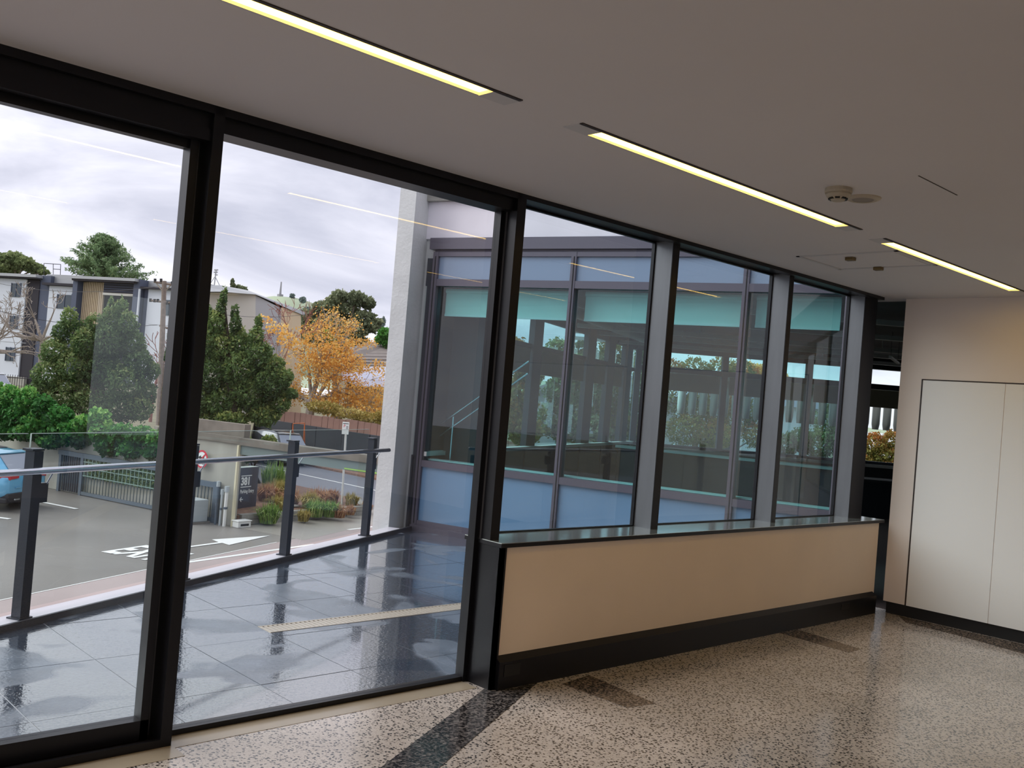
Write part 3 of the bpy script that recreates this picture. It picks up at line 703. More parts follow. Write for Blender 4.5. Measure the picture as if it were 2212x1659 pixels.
# services under the soffit
for k, (t_, z_, r_) in enumerate(((-1.2, 2.83, 0.05), (-2.6, 2.86, 0.06), (-4.2, 2.84, 0.05), (-6.0, 2.88, 0.07), (-7.8, 2.9, 0.05))):
    tt = tag(MB(wf_).box(1.0, 13, t_-r_, t_+r_, z_-0.035, z_+0.03).build('cable_tray', 'duct'), ('galvanised cable tray under office soffit, farthest from us', 'second farthest galvanised cable tray under the office soffit', 'middle galvanised cable tray under the office soffit', 'second nearest galvanised cable tray under the office soffit', 'nearest galvanised cable tray under the office soffit')[k], 'cable tray', 'cable trays in the office')
    for h_ in (3, 6, 9): MB(wf_).box(h_, h_+0.015, t_-0.01, t_+0.01, z_+0.03, 3.03).build('hanger', 'duct', tt)
tag(MB(lf).tube((1.4, -0.7, 2.88), (9.0, -0.6, 2.88), 0.09, n=12).build('air_duct', 'duct', smooth=True), 'round metal air duct running along the office side windows', 'duct')
lp = thing('pendant_office_lamp', (*wf_((5.9,-5.0,0))[:2], 2.62), 'thin pale linear pendant lamp hanging in the dark office', 'pendant lamp')
MB(Fr(*wf_((5.9,-5.0,0))[:2], 2.62, 20)).box(-0.7, 0.7, -0.02, 0.02, 0, 0.03).build('lamp_bar', 'white', lp)
for x in (-0.6, 0.6): MB(Fr(*wf_((5.9,-5.0,0))[:2], 2.62, 20)).box(x, x+0.006, -0.003, 0.003, 0.03, 0.41).build('cable', 'wire', lp)
# low partitions / desks
dk = thing('office_partition', (*ff((2.6,2.2,0))[:2], 0), 'low dark office partition with pale top behind the middle facade bay', 'partition')
MB(ff).box(1.6, 4.2, 2.2, 2.26, 0.0, 1.05).build('panel', 'offcol', dk); MB(ff).box(1.55, 4.25, 2.12, 2.34, 1.05, 1.08).build('top', 'white', dk)
dk = thing('office_counter', (*wf_((5.0,-3.0,0))[:2], 0), 'long grey counter in front of the far office window', 'counter')
MB(wf_).box(3.6, 9.4, -3.2, -2.6, 0.0, 0.62).build('body', 'offcol', dk); MB(wf_).box(3.5, 9.5, -3.25, -2.55, 0.62, 0.66).build('worktop', 'offwall', dk)
# stair handrail inside the first facade bay
hr = thing('stair_handrail', (*ff((0.6,0.5,0))[:2], 0.9), 'pair of slanting steel stair rails behind the leftmost teal pane', 'handrail')
for dz in (0, 0.14):
    MB(ff).tube((-0.02, 0.45, 1.05+dz), (1.1, 0.45, 1.86+dz), 0.012).build('rail', 'rail', hr)
for s in (0.15, 0.85): MB(ff).tube((s, 0.45, 0.3), (s, 0.45, 1.18+0.72*s), 0.012).build('baluster', 'rail', hr)
S(MB(ff).box(0.0, 0.80, 0.52, 0.62, 0.0, 3.0).build('stair_wall', 'offcol'))

# =================================================================== GROUND, ROAD, WALLS OUTSIDE
G = -2.62
S(MB().prism([(-80,-40),(120,-60),(160,400),(-160,400)], G-0.6, G-0.02).build('ground', 'earth'), 'ground beyond the car park')
S(MB().prism([(-40,8),(13.5,14),(24,20),(19.0,26.5),(13.0,24.2),(12.5,25.4),(10.4,33.3),(-40,60)], G-0.3, G).build('car_park', 'asph'), 'damp grey concrete car park')
S(MB().prism([up(-40,0.3), up(24,0.3), (24.0,27.3), (12.63,21.65), (5.08,17.7), (-30,-0.6)], G-0.3, G+0.006).build('paving', 'pink'), 'pinkish paved strip beside the building')
S(MB().prism([(12.7,24.2),(13.45,21.75),(15.5,22.9),(19.3,24.9),(19.1,27.0),(18.0,25.6)], G-0.3, G+0.008).build('driveway_apron', 'apron'), 'pale concrete driveway apron below the planter')
S(MB().prism([(19.1,-10),(25.0,-10),(25.0,120),(19.1,120)], G-0.3, G+0.01).build('road', 'road'), 'grey asphalt road running past the hoarding')
S(MB().prism([(25.0,-10),(29,-10),(29,120),(25.0,120)], G-0.3, G+0.10).build('far_footpath', 'mulch'), 'brown verge beyond the road')
S(MB().box(18.75, 19.1, 27.2, 60, G-0.2, G+0.04).build('kerb', 'concd'), 'dark kerb at the near side of the road')
def paintpoly(name, poly, label, cat, z=G+0.0125):
    return tag(MB().prism(poly, z-0.004, z).build(name, 'paint'), label, cat)
def strip_poly(a, b, wdt):
    d = np.array(b)-np.array(a); l = np.linalg.norm(d); n = np.array([-d[1], d[0]])/l*wdt/2
    return [tuple(np.array(a)-n), tuple(np.array(b)-n), tuple(np.array(b)+n), tuple(np.array(a)+n)]
paintpoly('road_centre_line', strip_poly((22.1,60), (22.75,20), 0.10), 'thin white centre line along the asphalt road', 'road marking')
paintpoly('lane_line', strip_poly((8.6,19.62), (13.4,21.12), 0.13), 'long white painted line nearest the balustrade on the driveway', 'road marking')
paintpoly('lane_line', strip_poly((15.65,22.98), (17.6,23.55), 0.12), 'short white painted line on driveway beside the concrete column', 'road marking')
paintpoly('edge_line', strip_poly((3.0,16.62), (12.6,21.65), 0.035), 'thin pale line dividing car park from pink paving', 'road marking')
paintpoly('parking_bay_line', strip_poly((9.30,29.75), (9.85,28.05), 0.14), 'white parking bay line on the right of the blue car', 'road marking')
paintpoly('parking_bay_line', strip_poly((6.9,27.7), (7.68,26.55), 0.14), 'white parking bay line at left frame edge below blue car', 'road marking')
paintpoly('direction_arrow', [(10.2,21.66),(11.2,22.02),(11.22,22.42),(12.93,22.60),(11.27,21.60),(11.24,21.90),(10.24,21.56)], 'white painted direction arrow pointing right on the driveway', 'road marking')
def text(name, s, m, size, loc, rot, parent=None, ext=0.002, sx=1, sy=1, bold=0.0, align='LEFT'):
    cu = bpy.data.curves.new(name, 'FONT'); cu.body = s; cu.size = size; cu.extrude = ext; cu.offset = bold; cu.align_x = align
    o = bpy.data.objects.new(name, cu); COL.objects.link(o); cu.materials.append(MT[m])
    pw = np.zeros(3)
    if parent is not None: o.parent = parent; pw = np.array(parent['_w'])
    dg = bpy.context.evaluated_depsgraph_get(); me = bpy.data.meshes.new_from_object(o.evaluated_get(dg)); bpy.data.objects.remove(o)
    me.transform(Matrix.Diagonal((sx, sy, 1, 1)))
    o = bpy.data.objects.new(name, me); COL.objects.link(o); o.parent = parent
    o.location = tuple(np.array(loc)-pw); o.rotation_euler = rot; o['_w'] = [float(v) for v in loc]
    return o
tx = text('exit_marking', 'EXIT', 'paint', 0.72, (8.22, 21.62, G+0.010), (0, 0, math.radians(-67)), sx=1.0, sy=2.5, bold=0.022)
tag(tx, 'white EXIT letters painted on the car park surface', 'road marking')

# retaining wall and gate
gd = math.degrees(math.atan2(-6.55, 1.71)); gf = Fr(10.63, 32.11, G, gd)     # s along, +t away from us (to the right of travel is towards us)
rwl = thing('retaining_wall', gf((0, 0.3, 0)), kind='structure'); rwl['label'] = 'weathered concrete retaining wall behind the car park'
MB(gf).box(-9.0, 8.06, 0.12, 0.20, 0, 2.30).build('wall_body', 'concw', rwl)
MB(gf).box(4.4, 8.12, 0.06, 0.24, 2.27, 2.46).build('coping', 'concd', rwl)
MB(gf).box(5.0, 8.08, 0.20, 0.42, 2.40, 2.82).build('parapet', 'concd', rwl)
S(MB().prism([gf((-40,0.3,0))[:2], gf((7.9,0.3,0))[:2], (12.95,25.2), (13.3,26.8), (15.2,29.0), (19.3,36.0), (60,110), (60,260), (-150,260), (-120,60)], G, G+1.62).build('upper_ground', 'earth'), 'raised ground with trees behind the retaining wall')
gt = thing('car_park_gate', gf((3.9, 0, 0)), 'grey steel bar gate with pale green lattice on retaining wall', 'gate')
MB(gf).box(1.15, 7.4, -0.02, 0.04, 0.03, 0.13).build('bottom_rail', 'gate', gt)
MB(gf).box(-0.1, 5.4, -0.03, 0.05, 1.17, 1.32).build('lintel', 'gate', gt)
MB(gf).box(1.2, 5.3, -0.01, 0.03, 0.86, 0.89).build('mid_rail', 'lattice', gt)
MB(gf).box(1.2, 5.3, -0.01, 0.03, 0.62, 0.65).build('mid_rail', 'lattice', gt)
MB(gf).box(1.2, 5.3, -0.01, 0.03, 1.05, 1.08).build('mid_rail', 'lattice', gt)
s = 1.3
while s < 5.3: MB(gf).box(s-0.012, s+0.012, -0.005, 0.02, 0.60, 1.17).build('lattice_bar', 'lattice', gt); s += 0.19
s = 1.25
while s < 5.4: MB(gf).box(s-0.009, s+0.009, -0.005, 0.015, 0.1, 0.62).build('gate_bar', 'gatebar', gt); s += 0.15
for s in (0.02, 1.18): MB(gf).box(s-0.06, s+0.06, -0.03, 0.06, 0, 1.17).build('gate_post', 'gate', gt)
MB(gf).box(5.40, 5.5, -0.03, 0.06, 0, 1.3).build('gate_post', 'gate', gt)
for k in range(9): MB(gf).box(0.15+k*0.115, 0.17+k*0.115, -0.01, 0.01, 0.05, 1.17).build('gate_bar', 'gatebar', gt)
MB(gf).box(0.08, 1.12, 0.08, 0.115, 0.05, 1.17).build('recess_panel', 'aptd', gt)
g2 = thing('side_bar_gate', gf((6.7, 0, 0)), 'narrow grey bar gate behind the grey cabinet', 'gate')
MB(gf).box(5.9, 7.5, -0.04, 0.03, 0.98, 1.13).build('lintel', 'gate', g2)
MB(gf).box(5.9, 7.5, -0.03, 0.02, 0.08, 0.14).build('bottom_rail', 'gate', g2)
MB(gf).box(7.3, 7.5, -0.05, 0.05, 0.0, 1.15).build('gate_post', 'gate', g2)
s = 5.95
while s < 7.3: MB(gf).box(s-0.010, s+0.010, -0.02, 0.0, 0.1, 1.0).build('gate_bar', 'gatebar', g2); s += 0.14
cbn = thing('gate_motor_cabinet', gf((7.0, -0.5, 0)), 'pale grey metal gate motor cabinet standing by the bar gate', 'cabinet')
MB(gf).box(6.55, 7.35, -0.75, -0.2, 0.05, 0.66).build('body', 'cab', cbn, bevel=0.02)
MB(gf).box(6.50, 7.40, -0.80, -0.15, 0.0, 0.05).build('plinth', 'concd', cbn)
MB(gf).box(6.72, 6.735, -0.757, -0.749, 0.10, 0.60).build('door_seam', 'dark', cbn)
MB(gf).box(6.62, 6.66, -0.76, -0.749, 0.16, 0.24).build('lock', 'dark', cbn)
for k, (s, rr, hh, lb) in enumerate(((7.62, 0.035, 1.15, 'grey conduit pipe nearest the gate post'), (7.80, 0.03, 0.95, 'pale grey conduit pipe between two others'), (7.98, 0.045, 1.05, 'white drain pipe beside the charcoal sign'))):
    pp = tag(MB(gf).tube((s, -0.15, 0), (s, -0.15, hh), rr, n=10).build('pipe', ('gate', 'cab', 'white')[k], smooth=False), lb, 'pipe', 'pipes by the gate')
    MB(gf).tube((s, -0.15, hh-0.1), (s, -0.15, hh+0.05), rr*1.5, n=10).build('collar', 'cab', pp)
    MB(gf).tube((s, -0.15, hh*0.45), (s, -0.15, hh*0.45+0.06), rr*1.3, n=10).build('clip', 'gate', pp)
tag(MB(gf).box(8.09, 8.15, -0.02, 0.06, 0, 2.25).build('cream_gate_post', 'cream'), 'tall cream painted post at the end of the retaining wall', 'post')
# no left turn sign on the wall
P = np.array(gf((6.70, 0.0, 1.72)))
ns = thing('no_left_turn_sign', P, 'round no left turn sign, red ring and black arrow, on concrete wall', 'road sign')
nf = Fr(*P, gd)
MB(nf).lathe([(0, -0.03), (0.25, -0.03), (0.25, -0.012), (0, -0.012)], (0,0,0), 32, 'y').build('disc', 'letter', ns)
MB(nf).lathe([(0.205, -0.035), (0.255, -0.035), (0.255, -0.02), (0.205, -0.02)], (0,0,0), 32, 'y').build('red_ring', 'red', ns)
MB(nf).yprism([(-0.17,-0.14),(-0.14,-0.17),(0.17,0.14),(0.14,0.17)], -0.040, -0.034).build('red_bar', 'red', ns)
ar = MB(nf); ar.yprism([(-0.14,0.04),(-0.04,0.10),(-0.04,0.06),(0.10,0.06),(0.10,-0.15),(0.06,-0.15),(0.06,0.02),(-0.04,0.02),(-0.04,-0.02)], -0.037, -0.031); ar.build('black_arrow', 'blk', ns)

# clearance beam over the driveway
A_ = np.array([12.67, 24.25]); B_ = np.array([14.1, 18.6]); bd = math.degrees(math.atan2(B_[1]-A_[1], B_[0]-A_[0])); bl_ = float(np.linalg.norm(B_-A_))
bf = Fr(A_[0], A_[1], 0, bd)
be = thing('clearance_beam', (*bf((bl_/2,0,0))[:2], -0.6), 'weathered concrete and grey-green steel beam spanning over the driveway', 'beam')
MB(bf).box(0, bl_, 0, 0.34, -0.36, -0.17).build('concrete_beam', 'concd', be)
MB(bf).box(0, bl_, 0.06, 0.22, -0.62, -0.36).build('steel_web', 'webg', be)
MB(bf).box(3.9, bl_, 0.04, 0.06, -0.60, -0.565).build('lime_stripe', 'lime', be)
MB(bf).box(bl_-0.1, bl_+0.25, -0.05, 0.4, G, -0.17).build('end_post', 'conc', be)
# sign 381
sf_deg = math.degrees(math.atan2(26.177-25.744, 14.433-13.558)); sf = Fr(13.545, 25.74, -2.46, sf_deg)
sg = thing('parking_entry_sign', sf((0.48, 0.08, 0)), 'charcoal upright sign reading 381 Parking Entry beside the pipes', 'sign')
SL = 0.97
MB(sf).box(0, SL, 0.0, 0.26, 0.0, 1.30).build('panel', 'sign', sg)
MB(sf).box(-0.004, 0.0, 0.0, 0.26, 0.0, 1.30).build('side_face', 'signs', sg)
MB(sf).box(-0.004, SL, 0.0, 0.26, 1.30, 1.306).build('top_face', 'signt', sg)
MB(sf).box(0.0, SL, 0.0, 0.24, -0.16, 0.0).build('plinth', 'concd', sg)
def st(s, size, x, z, **k): return text('lettering', s, 'letter', size, sf((x, -0.004, z)), (PI/2, 0, math.radians(sf_deg)), sg, **k)
st('381', 0.30, 0.13, 0.79, sx=1.02, sy=1.05, bold=0.012)
st('Parking Entry', 0.125, 0.125, 0.545, sx=1.0, sy=1.2, bold=0.002)
MB(sf).box(0.13, 0.64, -0.008, 0.0, 1.045, 1.068).build('lettering_bar', 'letter', sg)
MB(sf).box(0.13, 0.64, -0.008, 0.0, 0.715, 0.738).build('lettering_bar', 'letter', sg)
am = MB(sf); am.yprism([(0.13,0.36),(0.20,0.435),(0.225,0.415),(0.185,0.372),(0.29,0.372),(0.29,0.348),(0.185,0.348),(0.225,0.305),(0.20,0.285)], -0.008, 0.0); am.build('arrow', 'letter', sg)

# planter bed
pb = thing('planter', (15.5, 25.5, G), kind='structure'); pb['label'] = 'raised planter bed with low block edging'
edge = [(12.85,24.38),(18.0,25.52),(19.0,27.35)]
MB().prism([(12.95,24.5),(18.0,25.62),(18.95,27.4),(18.72,32.5),(15.0,30.0),(13.1,26.6)], G, G+0.26).build('soil', 'mulch', pb)
for (a, b) in zip(edge[:-1], edge[1:]):
    a = np.array(a); b = np.array(b); l = np.linalg.norm(b-a); ef = Fr(a[0], a[1], G, math.degrees(math.atan2(b[1]-a[1], b[0]-a[0])))
    n = int(l/0.42)
    for c in range(2):
        for k in range(n):
            o_ = 0.21*c; x0_ = k*l/n+o_; x1_ = min((k+1)*l/n+o_, l)-0.012
            if x1_-x0_ < 0.05: continue
            MB(ef).box(x0_, x1_, random.uniform(-0.012,0.012), 0.2, c*0.15, c*0.15+0.14).build('block', 'concr', pb)
tag(MB(Fr(15.4, 25.85, G+0.28, 15)).box(-0.25, 0.25, -0.15, 0.15, 0, 0.05).build('loose_paver', 'white', bevel=0.01), 'pale loose paver lying in the planter mulch', 'paver')
wb_ = thing('white_meter_box', (12.95, 24.15, G), 'small white box on the ground below the charcoal sign', 'box')
MB(Fr(12.9, 24.1, G, 12)).box(-0.22, 0.22, -0.12, 0.14, 0.0, 0.17).build('body', 'white', wb_, bevel=0.02)
MB(Fr(12.9, 24.1, G, 12)).box(-0.24, 0.24, -0.14, 0.16, 0.17, 0.20).build('lid', 'white', wb_, bevel=0.01)
MB(Fr(12.9, 24.1, G, 12)).box(-0.14, 0.14, -0.126, -0.119, 0.05, 0.11).build('slot', 'dark', wb_)
# parking sign pole
pl_ = thing('parking_sign_post', (17.46, 26.12, G+0.2), 'white street pole with small white parking sign in the planter', 'sign post')
MB().tube((17.46,26.12,G+0.2), (17.39,26.14,0.15), 0.035, n=10).build('pole', 'white', pl_)
pf_ = Fr(17.37, 26.13, -0.07, math.degrees(math.atan2(-0.7, 0.72)))
MB(pf_).box(-0.11, 0.11, -0.05, -0.04, 0.0, 0.40).build('sign_plate', 'letter', pl_)
text('lettering', 'P', 'red', 0.13, pf_((-0.07, -0.052, 0.22)), (PI/2, 0, math.atan2(-0.7, 0.72)), pl_, ext=0.001)
MB(pf_).box(-0.09, 0.09, -0.053, -0.05, 0.335, 0.355).build('sign_line', 'blk', pl_)
MB(pf_).box(0.02, 0.08, -0.053, -0.05, 0.17, 0.28).build('sign_line', 'shedg', pl_)

# grass tufts
def tuft(loc, h, n, m, rng, spread=0.5, wdt=0.02):
    vs = []; fs = []; tn = []
    for k in range(n):
        a = rng.uniform(0, 2*PI); tilt = rng.uniform(0.05, spread); hh = h*rng.uniform(0.6, 1.1); w_ = wdt*rng.uniform(0.6, 1.3)
        d = np.array([math.cos(a), math.sin(a), 0]); s_ = np.array([-d[1], d[0], 0])*w_
        a2 = rng.uniform(0, 2*PI); b = np.array([math.cos(a2), math.sin(a2), 0])*h*0.32*math.sqrt(rng.uniform(0, 1)); p1 = b+d*tilt*hh*0.32+np.array([0,0,hh*0.55]); p2 = b+d*tilt*hh*0.85+np.array([0,0,hh*(0.95-tilt*0.62)])
        i = len(vs); vs += [tuple(b-s_), tuple(b+s_), tuple(p1+s_*0.8), tuple(p1-s_*0.8), tuple(p2)]
        fs += [(i,i+1,i+2,i+3),(i+3,i+2,i+4)]; t_ = rng.uniform(0,1); tn += [t_, t_]
    me = bpy.data.meshes.new('grass_tuft'); me.from_pydata(vs, [], fs); me.materials.append(MT[m])
    at_ = me.attributes.new('tone', 'FLOAT', 'FACE'); at_.data.foreach_set('value', np.array(tn, np.float32))
    o = bpy.data.objects.new('grass_tuft', me); COL.objects.link(o); o.location = loc; return o
rng = np.random.default_rng(3)
def gpt(px, py, z):     # survey a planter point by where it is seen, on height z
    d = CF*FPX + CR*(px-1106) - CU*(py-829.5); t = (z-CAMP[2])/d[2]; return tuple(CAMP+d*t)
ZP = G+0.26
TU = [(590,1060,ZP,0.95,200,'g_green',0.55,'tall green flax clump right of the charcoal sign'),
 (575,1082,ZP,0.55,260,'g_rust',0.9,'russet grass mound right below the green flax'),
 (600,1076,ZP,0.60,260,'g_olive',0.9,'olive grass mound beside the second balustrade post'),
 (628,1092,ZP,0.5,240,'g_rust',0.9,'russet grass left behind the balustrade post'),
 (596,1103,ZP,0.45,180,'g_olive',0.9,'low olive grass beside the loose paver'),
 (578,1130,G+0.05,0.55,220,'g_green',0.8,'bright green grass tuft hanging over the block edging'),
 (668,1098,ZP,0.5,220,'g_olive',0.9,'olive grass right of the balustrade post'),
 (686,1092,ZP,0.55,220,'g_rust',0.9,'russet grass tuft between balustrade posts'),
 (716,1085,ZP,0.45,180,'g_rust',0.8,'faded russet tuft behind white sign pole'),
 (758,1092,ZP,0.40,180,'g_olive',0.8,'olive grass tuft right of white sign pole'),
 (680,1116,G+0.1,0.50,240,'g_green',0.8,'green grass tuft over edging, second from the post'),
 (712,1116,G+0.1,0.48,240,'g_green',0.8,'green grass tuft over edging below white sign pole'),
 (732,1118,G+0.1,0.38,160,'g_rust',0.8,'russet tuft over edging near its right end'),
 (756,1112,G+0.1,0.30,140,'g_rust',0.8,'small russet tuft at the right end of edging'),
 (655,1126,G+0.05,0.35,140,'g_olive',0.8,'small olive tuft over edging beside the post'),
 (790,1108,G+0.02,0.35,160,'g_rust',0.9,'dry russet tuft past the block edging beside concrete column')]
for px, py, z_, h_, n_, m_, sp_, lb_ in TU: tag(tuft(gpt(px, py, z_), h_*1.3, int(n_*1.8), m_, rng, sp_*1.15, 0.016), lb_, 'grass', 'grasses of the planter')

# cars
def car(loc, deg, paint, label, grp=None, rear=True):
    f = Fr(*loc, deg); t = thing('car', loc, label, 'car', grp)
    ST = [(0.00,.40,.92,.99,.78,.70),(0.04,.32,.95,1.03,.87,.70),(0.22,.29,1.0,1.18,.92,.685),(0.40,.28,1.0,1.36,.93,.665),(0.58,.28,1.0,1.535,.93,.645),(0.75,.28,1.0,1.575,.93,.64),
          (1.2,.28,1.0,1.63,.93,.64),(1.7,.28,.99,1.65,.93,.64),(2.3,.28,.98,1.61,.93,.64),(2.7,.28,.97,1.52,.93,.64),(3.05,.28,.96,1.30,.93,.66),(3.4,.28,.95,1.06,.92,.70),(3.9,.28,.86,.98,.91,.72),(4.25,.32,.76,.88,.86,.66),(4.42,.42,.66,.72,.72,.55)]
    vs = []; fs = []
    def sec(x, zb, belt, top, w_, rw_):
        h = [(0,zb),(w_*.86,zb),(w_*.98,zb+.14),(w_,(zb+belt)/2+0.05),(w_*.985,belt-.06),(w_*.95,belt),(rw_+.05,top-.10 if top-belt > .12 else (belt+top)/2),(rw_-.02,top-.03 if top-belt > .12 else top-.01),(rw_*.6,top),(0,top+.01)]
        return [(x, y, z) for y, z in h] + [(x, -y, z) for y, z in h[-2:0:-1]]
    ns = 18
    for s_ in ST: vs += sec(*s_)
    for i in range(len(ST)-1):
        for j in range(ns): fs.append((i*ns+j, i*ns+(j+1)%ns, (i+1)*ns+(j+1)%ns, (i+1)*ns+j))
    fs.append(tuple(range(ns-1,-1,-1))); fs.append(tuple(range((len(ST)-1)*ns, len(ST)*ns)))
    MB(f).add(vs, fs).build('body', paint, t, smooth=True)
    def q(a, b, c, d, nm, m_, th=0.014):
        a, b, c, d = map(np.array, (a,b,c,d)); n_ = np.cross(b-a, d-a); n_ = n_/np.linalg.norm(n_)*th
        vs = [tuple(p_) for p_ in (a,b,c,d)]+[tuple(p_+n_) for p_ in (a,b,c,d)]
        return MB(f).add(vs, [(3,2,1,0),(4,5,6,7),(0,1,5,4),(1,2,6,5),(2,3,7,6),(3,0,4,7)]).build(nm, m_, t)
    q((0.05,.66,1.04),(0.05,-.66,1.04),(0.52,-.56,1.49),(0.52,.56,1.49), 'rear_window', 'cargl2', -0.02)
    q((0.50,.58,1.53),(0.50,-.58,1.53),(0.66,-.58,1.575),(0.66,.58,1.575), 'spoiler', paint, -0.03)
    q((3.38,.66,1.09),(3.38,-.66,1.09),(2.78,-.58,1.50),(2.78,.58,1.50), 'windscreen', 'carglass', 0.02)
    MB(f).add([(0.95,.47,1.62),(0.95,-.47,1.62),(2.35,-.45,1.625),(2.35,.45,1.625),(1.65,-.47,1.665),(1.65,.47,1.665)], [(0,1,4,5),(5,4,2,3)]).build('roof_glass', 'clad', t)
    for sg_ in (1, -1):
        seg = []
        xs_ = [0.62,0.95,1.5,2.1,2.6,3.0]
        zl = [1.06,1.04,1.03,1.02,1.01,1.0]; zu = [1.30,1.47,1.53,1.50,1.40,1.20]
        vv = [(x, sg_*(.905+0.0), z) for x, z in zip(xs_, zl)]+[(x, sg_*(.905-(zu[i]-zl[i])*.46), zu[i]) for i, x in enumerate(xs_)]
        MB(f).add(vv, [(i,i+1,7+i,6+i) for i in range(5)]).build('side_window', 'carglass', t)
        q((-0.035,sg_*.46,.90),(-0.02,sg_*.80,.88),(-0.02,sg_*.82,.97),(-0.035,sg_*.46,.96), 'tail_lamp', 'tail', 0.03*sg_)
        q((-0.02,sg_*.80,.86),(0.30,sg_*.945,.90),(0.30,sg_*.945,.99),(-0.02,sg_*.82,.99), 'tail_lamp', 'tail', 0.02*sg_)
        for x_ in (0.82, 3.48):
            MB(f).lathe([(0,-0.02),(0.45,-0.02),(0.45,0.0),(0,0.0)], (x_, sg_*.925, .36), 24, 'y').build('arch_cladding', 'clad', t)
            wh = MB(f).lathe([(0,-0.11),(0.30,-0.11),(0.345,-0.08),(0.345,0.08),(0.30,0.11),(0,0.11)], (x_, sg_*.86, .345), 28, 'y').build('wheel', 'tyre', t, smooth=False)
            rm = MB(f)
            rm.lathe([(0.20,-0.012),(0.245,-0.012),(0.245,0.012),(0.20,0.012)], (x_, sg_*.975, .345), 24, 'y')
            for k in range(5):
                a_ = 2*PI*k/5; rm.tube((x_,sg_*.975,.345), (x_+.22*math.cos(a_), sg_*.975, .345+.22*math.sin(a_)), 0.022, n=4)
            rm.build('rim', 'rim', wh)
    MB(f).box(-0.05, 0.25, -.86, .86, .27, .50).build('rear_bumper', 'clad', t, bevel=0.03)
    MB(f).box(-0.03, 4.2, -.945, .945, .24, .38).build('sill_cladding', 'clad', t, bevel=0.03)
    MB(f).box(-0.055, -0.03, -.26, .26, .74, .87).build('number_plate', 'plate', t)
    MB(f).box(-0.035, -0.02, -.55, .55, .63, .66).build('crease', paint, t)
    for y_ in (.5, -.5): MB(f).box(-0.07, 0.0, y_-.12, y_+.12, .30, .36).build('exhaust', 'chrome', t, bevel=0.02)
    return t
hd = math.degrees(math.atan2(0.76, -0.65))
P1 = Fr(8.62, 28.35, 0, hd)
car((8.55, 28.25, G), hd, 'carblue', 'sky blue car parked with its red tail lamps towards us')
car((23.9, 40.2, G), 90, 'carblack', 'dark car parked at the far kerb seen behind the beam')
pc = at(-6, 845, 52)
car((pc[0], pc[1], -1.0), 100, 'carsilver', 'pale silver car roof above the hedge at left edge')

# hoarding and timber fence beyond the road
rngh = np.random.default_rng(5)
hf_ = thing('site_hoarding', (27, 43, G+0.1), 'long dark blue hoarding beyond the road', 'hoarding')
y = 28.0
while y < 47.5:
    MB().box(26.4+rngh.uniform(-.02,.02), 26.5, y+0.02, y+2.38, G+0.1, G+1.85).build('board', 'hoard', hf_); y += 2.4
tf = thing('timber_fence', (30, 43, G+0.1), 'brown timber paling fence behind the dark hoarding', 'fence')
y = 29.0
while y < 52:
    MB().box(29.6+rngh.uniform(-.02,.02), 29.66, y+0.015, y+0.585, G, -0.42+rngh.uniform(-.04,.04)).build('paling', 'timber', tf); y += 0.6
of_ = thing('orange_barrier', at(640, 960, 47), 'thin orange metal frame standing before the dark hoarding', 'barrier')
oa, ob_, oc, od = at(630,955,47), at(633,915,47), at(658,914,47), at(655,955,47)
for a_, b_ in ((oa,ob_),(ob_,oc),(oc,od)): MB().tube(a_, b_, 0.022, n=6).build('tube', 'orange', of_)
for b_, s_ in ((ob_, 9), (oc, 8)): MB().tube(b_, (b_[0]+0.2, b_[1], G+0.1), 0.022, n=6).build('leg', 'orange', of_)

# utility pole
up_ = thing('utility_pole', at(345, 917, 43), 'weathered timber utility pole with crossarms before the apartments', 'utility pole')
pt, pb_ = at(355, 607, 43), at(344, 920, 43)
MB().tube((pb_[0], pb_[1], -1.2), pt, 0.15, 0.10, n=10).build('pole', 'pole', up_)
def arm(py, x0p, x1p, r=0.05): 
    return MB().tube(at(x0p, py-3, 43), at(x1p, py+3, 43), r, n=5).build('crossarm', 'pole', up_)
for py, a_, b_ in ((612, 333, 372), (652, 326, 376), (706, 345, 362)): arm(py, a_, b_)
for px_, py_ in ((335,606),(348,606),(372,612),(325,649),(334,650),(341,650),(362,655),(369,663),(373,666)):
    MB().tube(at(px_, py_+3, 43), at(px_, py_-4, 43), 0.06, n=6).build('insulator', 'blk', up_)
for a_, b_ in (((338,612),(352,630)), ((370,615),(354,632))): MB().tube(at(*a_, 43), at(*b_, 43), 0.03, n=4).build('brace', 'pale', up_)
def wire(a_, b_, sag, lb):
    m_ = MB(); n = 14; pr = None
    for k in range(n+1):
        t_ = k/n; p_ = a_*(1-t_)+b_*t_ - np.array([0,0,sag*4*t_*(1-t_)])
        if pr is not None: m_.tube(pr, p_, 0.012, n=3, cap=False)
        pr = p_
    tag(m_.build('overhead_wire', 'wire'), lb, 'wire', 'overhead wires')
wire(at(345, 618, 43), at(-60, 598, 52), 0.5, 'overhead wire from pole top across the apartments')
wire(at(340, 702, 43), at(-60, 655, 40), 0.4, 'overhead wire from pole middle towards left edge')
wire(at(352, 655, 43), at(700, 672, 60), 0.5, 'overhead wire from pole across the pale shed')

